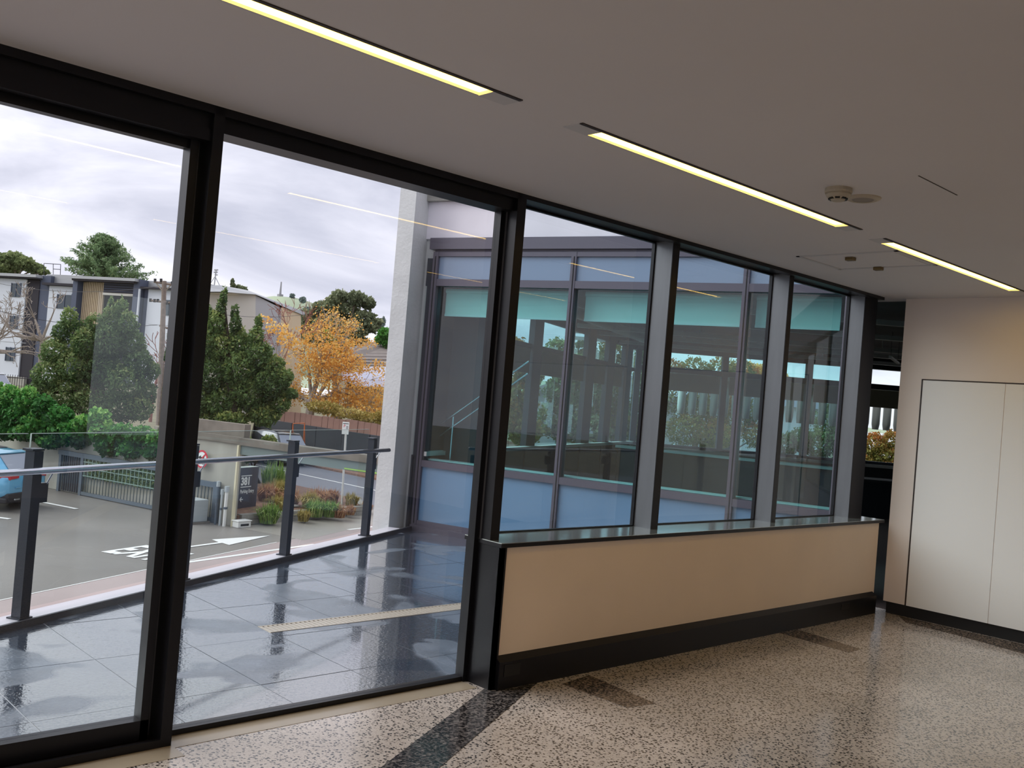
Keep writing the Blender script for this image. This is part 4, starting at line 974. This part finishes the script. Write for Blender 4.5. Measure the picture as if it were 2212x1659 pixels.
# =================================================================== DISTANT BUILDINGS
def local_px(D0, px_a, py_a, slope_px, D1, px_b):
    a_ = at(px_a, py_a, D0); b_ = at(px_b, py_a, D1); d_ = b_-a_
    return Fr(a_[0], a_[1], 0, math.degrees(math.atan2(d_[1], d_[0])))
AF = local_px(86, 0, 700, 0, 81, 310)
_a = np.array(AF((0,0,0))); _d = np.array(AF((1,0,0)))-_a; _n = np.array([-_d[1], _d[0], 0])
def apx(px, py):
    """survey of the apartment front: photo position to (s, z) on its front plane"""
    d = CF*FPX + CR*(px-1106) - CU*(py-829.5); t = ((_a-CAMP)@_n)/(d@_n); P_ = CAMP+d*t
    return float((P_-_a)@_d), float(P_[2])
ap = thing('apartment_block', (_a[0], _a[1], -1), 'long white and slate apartment block with flat roofs behind trees', 'building')
def ab(px0, px1, pyt, pyb, t0, t1, nm, m_, parent=ap):
    s0_, z1_ = apx(px0, pyt); s1_, _ = apx(px1, pyt); _, z0_ = apx(px0, pyb)
    return MB(AF).box(s0_, s1_, t0, t1, z0_, z1_).build(nm, m_, parent)
ab(-60, 58, 598, 830, 0.0, 6, 'wall', 'aptw')
ab(58, 84, 604, 830, 0.12, 6, 'stair_recess', 'aptd')
ab(84, 107, 594, 830, 0.2, 6, 'slate_column', 'aptb')
ab(107, 168, 617, 830, 0.0, 6, 'wall', 'aptw')
ab(168, 178, 603, 830, -0.5, 6, 'slate_column', 'aptb')
ab(178, 224, 609, 830, 0.3, 6, 'slat_backing', 'aptd')
for k in range(12): ab(178.5+k*3.8, 180.8+k*3.8, 609, 700, 0.12, 0.3, 'slat', 'aptt')
ab(224, 300, 604, 634, 0.1, 6, 'louvre_panel', 'aptb')
for k in range(5): ab(224, 298, 609+k*5, 611+k*5, 0.02, 0.1, 'louvre', 'aptd')
ab(224, 298, 634, 830, 1.4, 6, 'balcony_recess', 'aptd')
ab(224, 298, 632, 637, -0.1, 0.2, 'balcony_beam', 'shed'); ab(224, 298, 690, 700, -0.1, 0.2, 'balcony_parapet', 'aptb')
ab(270, 284, 648, 690, 1.25, 1.4, 'balcony_door', 'aptt'); ab(286, 296, 648, 690, 1.25, 1.4, 'balcony_door', 'aptg')
ab(297, 311, 604, 830, -0.4, 6, 'slate_column', 'aptb')
ab(311, 321, 622, 830, 0.1, 6, 'slate_column', 'aptb')
ab(321, 440, 624, 830, 0.0, 6, 'wall', 'aptw')
# roofs
ab(-60, 90, 588, 594, -0.6, 7, 'roof', 'aptr'); ab(-60, 90, 594, 597, -0.5, 0, 'gutter', 'aptd')
ab(90, 170, 590, 611, 0.6, 7, 'roof', 'aptr'); ab(98, 168, 611, 616, -0.4, 0.6, 'gutter', 'aptd')
ab(168, 308, 598, 604, -0.9, 7, 'roof', 'aptr'); ab(170, 304, 604, 608, -0.8, 0.0, 'gutter', 'aptd')
ab(304, 440, 604, 621, 0.6, 7, 'roof', 'aptr'); ab(308, 440, 620, 624, -0.4, 0.6, 'gutter', 'aptd')
for b in ((27,46.5,612,641),(24,40,682,710),(15,34,750,779),(126,157,636,666),(120,150,706,730),(358,389,648,681),(366,390,726,756),(-30,-12,612,641)):
    wnd = ab(*b, -0.06, 0.02, 'window', 'aptg')
    x_ = (b[0]+b[1])/2; ab(x_-0.8, x_+0.8, b[2], b[3], -0.10, -0.05, 'window_bar', 'aptb', wnd)
    ab(b[0]-0.8, b[0]+0.6, b[2]-0.6, b[3]+0.6, -0.10, -0.05, 'window_bar', 'aptb', wnd); ab(b[1]-0.6, b[1]+0.8, b[2]-0.6, b[3]+0.6, -0.10, -0.05, 'window_bar', 'aptb', wnd)
for py_ in (690, 760): ab(-60, 57, py_-28, py_-27, -0.015, 0.01, 'wall_joint', 'shedg')
for py_ in (700,): ab(321, 440, py_, py_+1, -0.015, 0.01, 'wall_joint', 'shedg')
ab(309, 311.5, 626, 830, -0.55, -0.4, 'downpipe', 'aptw')
# plinth and fence by the block
ab(-60, 60, 805, 845, -0.3, 0, 'plinth', 'concw')
wf2 = thing('picket_fence', at(30, 830, 70), 'thin dark railing fence in front of the apartments', 'fence')
for k in range(18):
    a_ = at(-6+k*5.2, 836+k*0.43, 70); MB().tube(a_, a_+np.array([0,0,1.0]), 0.02, n=4).build('picket', 'aptd', wf2)
MB().tube(at(-8, 813, 70), at(86, 820, 70), 0.03, n=4).build('fence_rail', 'aptd', wf2)

# roof aerial frame
rf_ = thing('rooftop_frame', at(112, 590, 92), 'thin metal frame standing on the apartment roof', 'roof frame')
for a_, b_ in (((95,606),(95,569)),((130,606),(131,571)),((115,606),(115,570)),((95,569),(131,571)),((115,581),(131,582))): MB().tube(at(*a_, 92), at(*b_, 92), 0.03, n=4).build('bar', 'aptd', rf_)

# pale shed building
D_ = 60
sh = thing('pale_shed', at(540, 800, D_), 'pale gabled shed with grey cladding behind the dark green tree', 'building')
def face(pts, D0, nm, m_, parent, th=0.25):
    """solid panel: outline surveyed at depths, given thickness away from the viewer"""
    vs = [at(p[0], p[1], p[2] if len(p) > 2 else D0) for p in pts]; n = len(vs)
    back = [v+np.array([0.5, 0.55, 0])*th*1.35 for v in vs]
    return MB().add([tuple(v) for v in vs+back], [tuple(range(n-1,-1,-1)), tuple(range(n,2*n))]+[(i,(i+1)%n,n+(i+1)%n,n+i) for i in range(n)]).build(nm, m_, parent)
face([(415,900,58),(415,632,58),(480,632,58),(552,636,61),(552,900,61)], D_, 'front_wall', 'shed', sh, 5)
face([(552,900,61),(552,638,61),(607,666,64),(607,900,64)], D_, 'side_wall', 'shedg', sh, 5)
face([(607,900,64),(607,664,64),(631,669,66),(631,900,66)], D_, 'end_wall', 'shedb', sh, 3)
face([(415,630,57.6),(415,616,59.5),(476,616,60.5),(535,627,62),(634,664,66),(632,671,65.6),(552,636,60.6),(480,630,57.8)], D_, 'roof', 'aptr', sh, 4)
MB().tube(at(604.5,666,63.8), at(602,800,63.8), 0.09, n=6).build('downpipe', 'shedg', sh)
an = thing('antenna_mast', at(466, 615, 60), 'thin antenna mast with struts on the pale shed roof', 'antenna')
for a_, b_, r_ in (((463,616),(467,583),.04),((452,616),(464,598),.025),((474,616),(465,598),.025),((462,588),(470,588),.05),((463,583),(471,583),.05),((464,593),(470,594),.04)):
    MB().tube(at(*a_, 60), at(*b_, 60), r_, n=5).build('strut', 'shedg', an)

# houses right
h1 = thing('tiled_roof_house', at(770, 800, 74), 'house with grey tiled roof behind the autumn tree', 'house')
face([(728,792,72),(760,760,76),(752,752,78),(800,738,82),(846,742,82),(846,792,74)], 74, 'roof', 'rooft', h1, 3)
face([(730,792,72.5),(846,792,73.5),(846,900,73.5),(730,900,72.5)], 74, 'wall', 'hwall', h1, 4)
face([(762,770,71.4),(774,772,71.4),(773,781,71.4),(761,780,71.4)], 74, 'attic_window', 'aptd', h1, 0.2)
for k in range(8): MB().tube(at(735+k*3, 788-k*6.2, 72.2+k*1.1), at(846, 790-k*6.4, 73.8+k*1.1), 0.05, n=4).build('roof_ridge', 'rooft', h1)
h2 = thing('metal_roof_house', at(800, 850, 64), 'low house with pale lavender metal roof behind autumn branches', 'house')
face([(736,792,66),(846,792,68),(846,836,62),(772,834,61.5),(740,820,62)], 64, 'roof', 'roofb', h2, 2)
face([(745,836,62.5),(846,838,62.5),(846,905,62.5),(745,900,62.5)], 64, 'wall', 'hwall', h2, 3)
face([(750,825,62.0),(768,829,62.0),(766,840,62.0),(749,836,62.0)], 64, 'window', 'aptg', h2, 0.2)

# hill with obelisk
hc = at(605, 817, 700)
hm = MB(); n_, m_ = 36, 10
prof = [(95*math.cos(PI/2*i/m_)**0.9, 61*math.sin(PI/2*i/m_)**1.0) for i in range(m_+1)]
vs = []; fs = []
rr_ = np.random.default_rng(2)
for j in range(n_):
    for i, (r_, z_) in enumerate(prof):
        k_ = 1+0.06*math.sin(j*1.3+i); vs.append((hc[0]+r_*k_*0.62*math.cos(2*PI*j/n_), hc[1]+r_*k_*0.62*math.sin(2*PI*j/n_), z_))
for j in range(n_):
    for i in range(m_): a_ = j*(m_+1)+i; b_ = ((j+1)%n_)*(m_+1)+i; fs.append((a_, b_, b_+1, a_+1))
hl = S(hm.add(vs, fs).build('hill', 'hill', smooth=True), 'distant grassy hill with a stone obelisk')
S(MB().add([(hc[0]-260,hc[1]-100,-3),(hc[0]+420,hc[1]-300,-3),(hc[0]+420,hc[1]+100,22),(hc[0]-260,hc[1]+140,18),(hc[0]-260,hc[1]+300,-3),(hc[0]+420,hc[1]+300,-3)], [(0,1,2,3),(3,2,5,4),(0,3,4),(1,5,2)]).build('far_ridge', 'hill'))
ok = thing('obelisk', at(605, 641, 700), 'tiny stone obelisk on top of the distant hill', 'monument')
P_ = at(605, 641, 700)
MB().box(P_[0]-1.6, P_[0]+1.6, P_[1]-1.6, P_[1]+1.6, P_[2]-3, P_[2]+1.8).build('base', 'stone', ok)
MB().tube((P_[0],P_[1],P_[2]+1), (P_[0],P_[1],P_[2]+11.0), 0.95, 0.5, n=4).build('shaft', 'stone', ok)

# =================================================================== TREES
rng = np.random.default_rng(11)
def tree(name, label, px, pybase, D, clumps, nleaf, size, lm, bm, trunk_r=0.18, grp=None, aspect=0.6, zbase=None, lean=0.0, down=0.0, rng=rng, trunk_top=None, tone_shift=0.0):
    """clumps: (px, py, rx_px, rz_px [, depth offset m]) surveyed from the photo, turned into metres at depth D"""
    k = D/FPX
    b = at(px, pybase, D)
    zb = b[2] if zbase is None else zbase
    t = thing(name, (b[0], b[1], zb), label, 'tree', grp)
    cs_, rs_ = [], []
    for c in clumps:
        off = c[4] if len(c) > 4 else rng.uniform(-0.5, 0.5)*c[2]*k
        p_ = at(c[0], c[1], D+off); cs_.append(p_); rs_.append((c[2]*k, c[2]*k, c[3]*k))
    pts, tn = puffs(cs_, rs_, nleaf, rng)
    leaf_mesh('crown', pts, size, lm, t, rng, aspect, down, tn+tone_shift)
    tm = MB(); topc = np.array(cs_).mean(0) if trunk_top is None else trunk_top
    base = np.array([b[0], b[1], zb-0.15]); mid = base*0.45+topc*0.55; mid[:2] += rng.normal(0, 0.15, 2)
    tm.tube(base, mid, trunk_r, trunk_r*0.7, n=8); 
    order = rng.permutation(len(cs_))[:10]
    for i in order: tm.tube(mid, cs_[i], trunk_r*0.45, trunk_r*0.12, n=5, cap=False)
    tm.build('trunk', bm, t)
    return t
# big yew-like tree at left of post
c1 = [(262,668,14,26),(240,690,22,34),(205,705,22,26),(275,700,22,30),(150,690,18,26),(137,720,24,26),(185,740,30,34),(235,740,34,40),(285,745,30,36),(300,790,32,36),
      (120,760,30,32),(160,790,40,40),(220,800,44,44),(275,830,44,44),(105,810,34,36),(140,850,46,44),(200,870,46,40),(260,880,44,34),(315,850,22,30),(85,850,26,30),(330,800,16,22),(300,880,30,30),(240,655,6,14),(172,715,10,22)]
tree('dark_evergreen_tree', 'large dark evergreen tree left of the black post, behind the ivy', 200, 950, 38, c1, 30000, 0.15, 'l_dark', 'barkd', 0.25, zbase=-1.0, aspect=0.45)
tree('dark_evergreen_tree', 'slim dark evergreen just left of the black post', 372, 940, 37, [(372,770,16,26),(378,810,18,34),(370,730,8,22),(368,850,16,26),(385,850,20,40)], 5000, 0.14, 'l_dark', 'barkd', 0.12, zbase=-1.0, aspect=0.45, tone_shift=-0.1)
c2 = [(484,640,7,22),(478,665,10,26),(449,690,16,30),(470,700,20,30),(507,675,8,18),(508,700,12,22),(440,740,26,36),(480,750,32,40),(515,740,24,34),(558,700,8,22),(553,730,16,28),
      (560,770,30,34),(590,790,26,24),(520,800,40,40),(455,810,36,44),(585,830,36,36),(612,815,22,20),(540,850,44,40),(480,870,42,40),(430,860,24,44),(605,865,24,30),(570,895,36,26),(500,905,36,20),(440,905,26,18),(630,850,14,12)]
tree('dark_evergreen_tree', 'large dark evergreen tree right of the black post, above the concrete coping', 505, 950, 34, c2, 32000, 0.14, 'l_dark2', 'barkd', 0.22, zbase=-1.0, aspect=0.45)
# grey green spreading tree
c3 = [(735,640,20,14),(770,645,22,16),(795,655,16,14),(700,668,26,18),(745,672,34,22),(785,690,26,20),(670,690,26,20),(710,705,36,24),(760,715,36,22),(655,712,20,18),(800,705,20,14),(815,695,12,8),(690,730,34,20),(740,740,34,20),(775,740,24,16),(720,650,16,12)]
tree('spreading_tree', 'broad grey-green tree on the skyline beside the concrete column', 735, 830, 84, c3, 15000, 0.34, 'l_gum', 'bark', 0.5, zbase=-2.0, aspect=0.6)
tree('bright_green_tree', 'small bright green tree touching the concrete column', 832, 800, 80, [(832,722,16,14),(820,733,10,10),(840,740,16,14)], 2500, 0.26, 'l_bright', 'bark', 0.2, zbase=-2.0)
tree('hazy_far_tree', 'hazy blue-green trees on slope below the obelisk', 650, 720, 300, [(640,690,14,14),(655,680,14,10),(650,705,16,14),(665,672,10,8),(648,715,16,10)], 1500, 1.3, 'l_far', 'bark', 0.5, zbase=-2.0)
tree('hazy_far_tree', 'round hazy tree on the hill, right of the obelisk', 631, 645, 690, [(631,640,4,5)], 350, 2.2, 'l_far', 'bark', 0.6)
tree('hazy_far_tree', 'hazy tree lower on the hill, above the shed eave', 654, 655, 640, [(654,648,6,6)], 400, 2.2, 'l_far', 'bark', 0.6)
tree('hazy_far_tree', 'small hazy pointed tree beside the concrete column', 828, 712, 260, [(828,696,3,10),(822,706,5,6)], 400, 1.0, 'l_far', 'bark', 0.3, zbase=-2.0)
tree('skyline_cypress', 'small dark cypress on the skyline above the shed roof', 502, 622, 120, [(502,612,3,10),(504,618,4,6)], 500, 0.4, 'l_gum', 'bark', 0.15, zbase=-1.0)
tree('skyline_bush', 'low bushy treetop above the shed roof ridge', 520, 632, 120, [(515,622,8,6),(525,625,9,6)], 700, 0.4, 'l_gum', 'bark', 0.15, zbase=-1.0)
tree('round_tree', 'rounded green treetop above the apartment roof at left edge', 30, 640, 118, [(0,562,22,14),(30,560,26,15),(55,570,22,14),(75,580,20,12),(10,580,30,14),(-25,570,26,16),(95,588,12,5)], 9000, 0.42, 'l_round', 'bark', 0.4)
# big conifer behind the block
D_ = 112; t = thing('conifer_tree', (at(236,640,D_)[0], at(236,640,D_)[1], -1.0), 'tall feathery conifer rising behind the apartment roof', 'tree')
base = at(236, 640, D_); top_ = at(223, 508, D_)
pts, tn, mb = [], [], MB()
mb.tube((base[0],base[1],-1.1), base, 0.5, 0.45, n=7); mb.tube(base, top_, 0.45, 0.04, n=7)
for k in range(150):
    f_ = rng.uniform(0.12, 1)**0.9; p0 = base*(1-f_)+top_*f_; a_ = rng.uniform(0, 2*PI)
    ln = (1-f_)**0.75*5.6*rng.uniform(0.55, 1.1)+0.35; dv = np.array([math.cos(a_), math.sin(a_), 0.32])
    p1 = p0+dv*ln; mb.tube(p0, p1, 0.05, 0.015, n=3, cap=False)
    nn_ = int(50+ln*24); tt_ = rng.uniform(0.15, 1.05, nn_)
    pts.append(p0+(p1-p0)*tt_[:,None]+rng.normal(0, 0.16, (nn_,3))*np.array([1,1,0.8])+np.array([0,0,-0.1])); tn.append(np.full(nn_, 0.5)+0.3*(tt_-0.6))
mb.build('trunk', 'barkd', t); leaf_mesh('crown', np.concatenate(pts), 0.42, 'l_con', t, rng, 0.3, 0.0, np.concatenate(tn))

# autumn tree
D_ = 60; b = at(665, 900, D_); t = thing('autumn_tree', (b[0], b[1], G), 'wide autumn tree with golden orange leaves behind the brown fence', 'tree')
mb = MB(); tips = []
rga = np.random.default_rng(21)
root = np.array([b[0], b[1], G]); fork = at(672, 872, D_)
mb.tube(root, fork, 0.32, 0.26, n=8)
for tx_, ty_ in ((640,870),(700,800),(690,740),(735,790),(760,850),(720,860),(790,880),(760,800),(660,790),(800,840),(700,890),(640,735)):
    q_ = at(tx_, ty_, D_+rga.uniform(-1.2,1.2)); d_ = q_-fork; l_ = np.linalg.norm(d_)
    branch_tree(mb, fork, d_, l_*0.62, 0.13, 4, rga, 0.75, 0.66, tips, 0.06, (2,3), 3, 0.018)
mb.build('branches', 'barkp', t)
tips = np.array(tips)
clp = [(690,715,44,22),(650,730,20,16),(730,760,40,26),(700,765,50,30),(680,800,44,26),(730,800,50,26),(740,832,46,20),(760,790,40,20),(790,862,46,20),(745,868,36,18),(815,850,24,20),(780,740,34,10),(820,790,18,14),(800,890,36,14),(720,890,30,12),(655,755,24,22)]
pc_, tc_ = puffs([at(c[0], c[1], D_+rga.uniform(-1,1)) for c in clp], [(c[2]*D_/FPX, c[2]*D_/FPX, c[3]*D_/FPX) for c in clp], 7000, rga, 0.4)
sel = tips[rga.choice(len(tips), 7000)]+rga.normal(0, 0.22, (7000,3))
pts = np.concatenate([sel, pc_]); 
leaf_mesh('crown', pts, 0.135, 'l_or', t, rga, 0.7)
t2 = tree('autumn_tree', 'sparse peach coloured twiggy tree before the pale shed', 610, 880, 52, [(600,710,26,16),(620,735,24,18),(570,690,18,10)], 420, 0.16, 'l_or', 'barkp', 0.12, zbase=-1.5)
# yellow-green sapling
tree('yellow_green_shrub', 'yellow-green leafy shrub in front of the grey-green tree', 715, 840, 62, [(706,722,8,10),(716,742,12,16),(722,762,12,12),(708,765,10,10)], 900, 0.22, 'g_green', 'bark', 0.06, zbase=-2.4)
tree('fence_shrub', 'tangled dry shrub mass behind the brown timber fence', 780, 900, 57, [(700,880,40,14),(750,892,40,12),(800,905,40,14),(660,905,20,8),(830,900,20,14)], 3500, 0.16, 'g_olive', 'bark', 0.06, zbase=-2.4)

# bare trees
def bare(label, px, py, D, aims, r, depth, mbm, seed, zb=-1.0, sp=0.7):
    rb = np.random.default_rng(seed); b = at(px, py, D); t = thing('bare_tree', (b[0], b[1], zb), label, 'tree')
    m1, m2 = MB(), MB(); fork = np.array([b[0], b[1], b[2]])
    m1.tube((b[0], b[1], zb-0.1), fork, r, r*0.9, n=7)
    for ax, ay in aims:
        q_ = at(ax, ay, D+rb.uniform(-1,1)); d_ = q_-fork; l_ = np.linalg.norm(d_)
        branch_tree(m1, fork, d_, l_*0.6, r*0.6, depth, rb, sp, 0.68, None, 0.10, (2,3), 3, 0.016)
    m1.build('branches', mbm, t); return t
bare('bare pale tree with reddish twigs before the apartments at left', 92, 735, 55, [(70,660),(105,650),(40,700),(10,690),(60,730),(120,700),(-20,720)], 0.16, 4, 'barkp', 5)
bare('bare pale branches reaching in at the left edge', -40, 760, 55, [(30,700),(60,770),(10,680),(50,740)], 0.2, 4, 'barkp', 9)
bare('bare reddish shrub between the utility pole and black post', 330, 850, 45, [(350,760),(375,780),(340,790)], 0.08, 3, 'twig', 12)
bare('pinkish bare twiggy tree beside the pale shed', 600, 815, 56, [(600,710),(640,700),(570,720),(620,740)], 0.05, 4, 'twig', 15)

# ivy hedge over the retaining wall
hg = thing('ivy_hedge', gf((0, 0.3, 2.0)), 'bright green ivy hedge spilling over the retaining wall', 'hedge')
cs_, rs_ = [], []
rh = np.random.default_rng(31)
hp = [(-12,850,20,30),(20,865,26,34),(60,870,26,36),(0,900,30,34),(45,905,34,34),(95,885,26,30),(90,915,34,30),(130,905,30,30),(140,930,34,24),(60,935,40,18),(10,930,34,20),(180,925,30,28),(170,945,34,22),(215,905,22,24),(225,935,30,28),(265,940,32,24),(305,945,32,24),(345,950,28,24),(240,965,34,20),(290,972,34,20),(335,978,28,18),(110,955,30,14),(205,892,10,12),(365,970,20,24)]
for c in hp:
    D_ = 31.0-(c[0])*0.0095+0.4
    cs_.append(at(c[0], c[1], D_+0.3)); rs_.append((c[2]*D_/FPX, c[2]*D_/FPX*1.0, c[3]*D_/FPX))
pts, tn = puffs(cs_, rs_, 22000, rh, 0.2)
leaf_mesh('leaves', pts, 0.13, 'l_ivy', hg, rh, 0.8, 0.0, tn-0.05)
tag(leaf_mesh('ivy_patch', np.array([gf((rh.uniform(1.4,5.3), rh.uniform(0.02,0.10), rh.uniform(0.6,1.15))) for k in range(5000)]), 0.10, 'l_dark', None, rh, 0.8), 'dark ivy growing behind the pale green lattice of the gate', 'ivy')
# low shrubs by the foot of retaining ground at right of post
tree('dark_shrub', 'dark green shrubs below the clearance beam beside the road', 575, 1000, 36, [(535,985,24,14),(560,975,22,16),(580,960,20,20),(530,960,20,14)], 3500, 0.13, 'l_dark2', 'barkd', 0.05, zbase=G)

# =================================================================== beyond the office windows
def shrub_row(label, fr_, pts_, n, size, lm, seed, name='garden_tree'):
    rs = np.random.default_rng(seed); cs_ = [fr_(p[:3]) for p in pts_]; rr = [(p[3],p[3],p[4]) for p in pts_]
    b = np.array(cs_).mean(0); t = thing(name, (b[0], b[1], G), label, 'tree')
    q_, tn_ = puffs(cs_, rr, n, rs); leaf_mesh('crown', q_, size, lm, t, rs, 0.6, 0, tn_)
    m_ = MB(); m_.tube((b[0],b[1],G), tuple(b), 0.15, 0.08, n=6)
    for c in cs_: m_.tube(tuple(b), tuple(c), 0.05, 0.02, n=4, cap=False)
    m_.build('trunk', 'bark', t)
tree('garden_tree', 'garden tree with autumn leaves through second window bay, outside the far office', 1500, 1100, 30, [(1455,860,34,38),(1500,880,38,44),(1550,880,38,44),(1480,930,44,36),(1540,940,44,36),(1590,900,34,40),(1450,800,30,26),(1500,800,36,28),(1560,797,34,26),(1620,880,30,40),(1600,800,30,24),(1640,940,40,30)], 16000, 0.085, 'g_fall', 'bark', 0.1, zbase=G)
tree('leafy_bank', 'leafy bank of shrubs outside the far window beside the right wall', 1915, 1100, 25, [(1890,960,26,26),(1930,955,26,26),(1910,985,34,24),(1950,985,26,24),(1880,1000,30,20),(1930,1010,30,20),(1970,950,26,30)], 12000, 0.07, 'g_fall', 'bark', 0.06, zbase=G)
tree('garden_tree', 'dark green garden tree through third window bay, outside the far office', 1790, 1100, 29, [(1790,920,34,44),(1820,950,34,40),(1770,960,34,34),(1810,880,26,30),(1700,960,30,26),(1730,950,30,26)], 9000, 0.085, 'l_dark', 'bark', 0.1, zbase=G)
tree('garden_tree', 'thin orange leaved tree in second window bay upper panes', 1650, 1100, 34, [(1650,805,34,18),(1610,797,30,16),(1680,815,24,16)], 3000, 0.10, 'l_or', 'bark', 0.08, zbase=G)
for k, (px_, D_, sd, lm_, n_) in enumerate(((1125, 26, 51, 'g_fall', 6000), (1215, 28, 52, 'l_dark', 5000), (1275, 30, 53, 'l_gum', 5000), (1330, 31, 54, 'g_fall', 5000), (1385, 32, 55, 'l_dark', 4000), (1050, 25, 56, 'l_gum', 3000))):
    tree('street_tree', ('autumn street tree through office side window, right of thick black post', 'dark street tree by the first facing facade mullion, outside office', 'grey-green street tree through third office side window', 'autumn street tree through fourth office side window', 'farthest dark street tree through the office side windows', 'grey-green street tree behind leftmost teal pane')[k], px_, 1100, D_,
      [(px_, 850, 40, 46), (px_-20, 900, 34, 40), (px_+22, 800, 34, 36), (px_-10, 760, 28, 30), (px_+10, 930, 36, 34)], n_, 0.13, lm_, 'bark', 0.1, zbase=G)
gh = thing('grey_house', wf_((5, 18, 0)), 'grey house with pale roof seen through the far office window', 'house')
MB(wf_).box(1.0, 6.4, 17, 21, G, 1.9).build('wall', 'shedg', gh); MB(wf_).yprism([(0.6,1.9),(3.7,3.1),(6.8,1.9)], 16.6, 21.4).build('roof', 'aptr', gh)
MB(wf_).box(3.0, 4.2, 16.93, 17.0, 0.3, 1.2).build('window', 'aptg', gh)
gh = thing('white_house', wf_((10, 18, 0)), 'white house with blue-grey roof through the right office window', 'house')
MB(wf_).box(7.2, 13.0, 19, 24, G, 2.1).build('wall', 'aptw', gh); MB(wf_).yprism([(6.8,2.1),(10,3.4),(13.4,2.1)], 18.6, 24.4).build('roof', 'roofb', gh)
MB(wf_).box(8.0, 9.2, 18.93, 19.0, 0.0, 1.1).build('window', 'aptg', gh)

for o in list(bpy.data.objects):
    if '_w' in o: del o['_w']
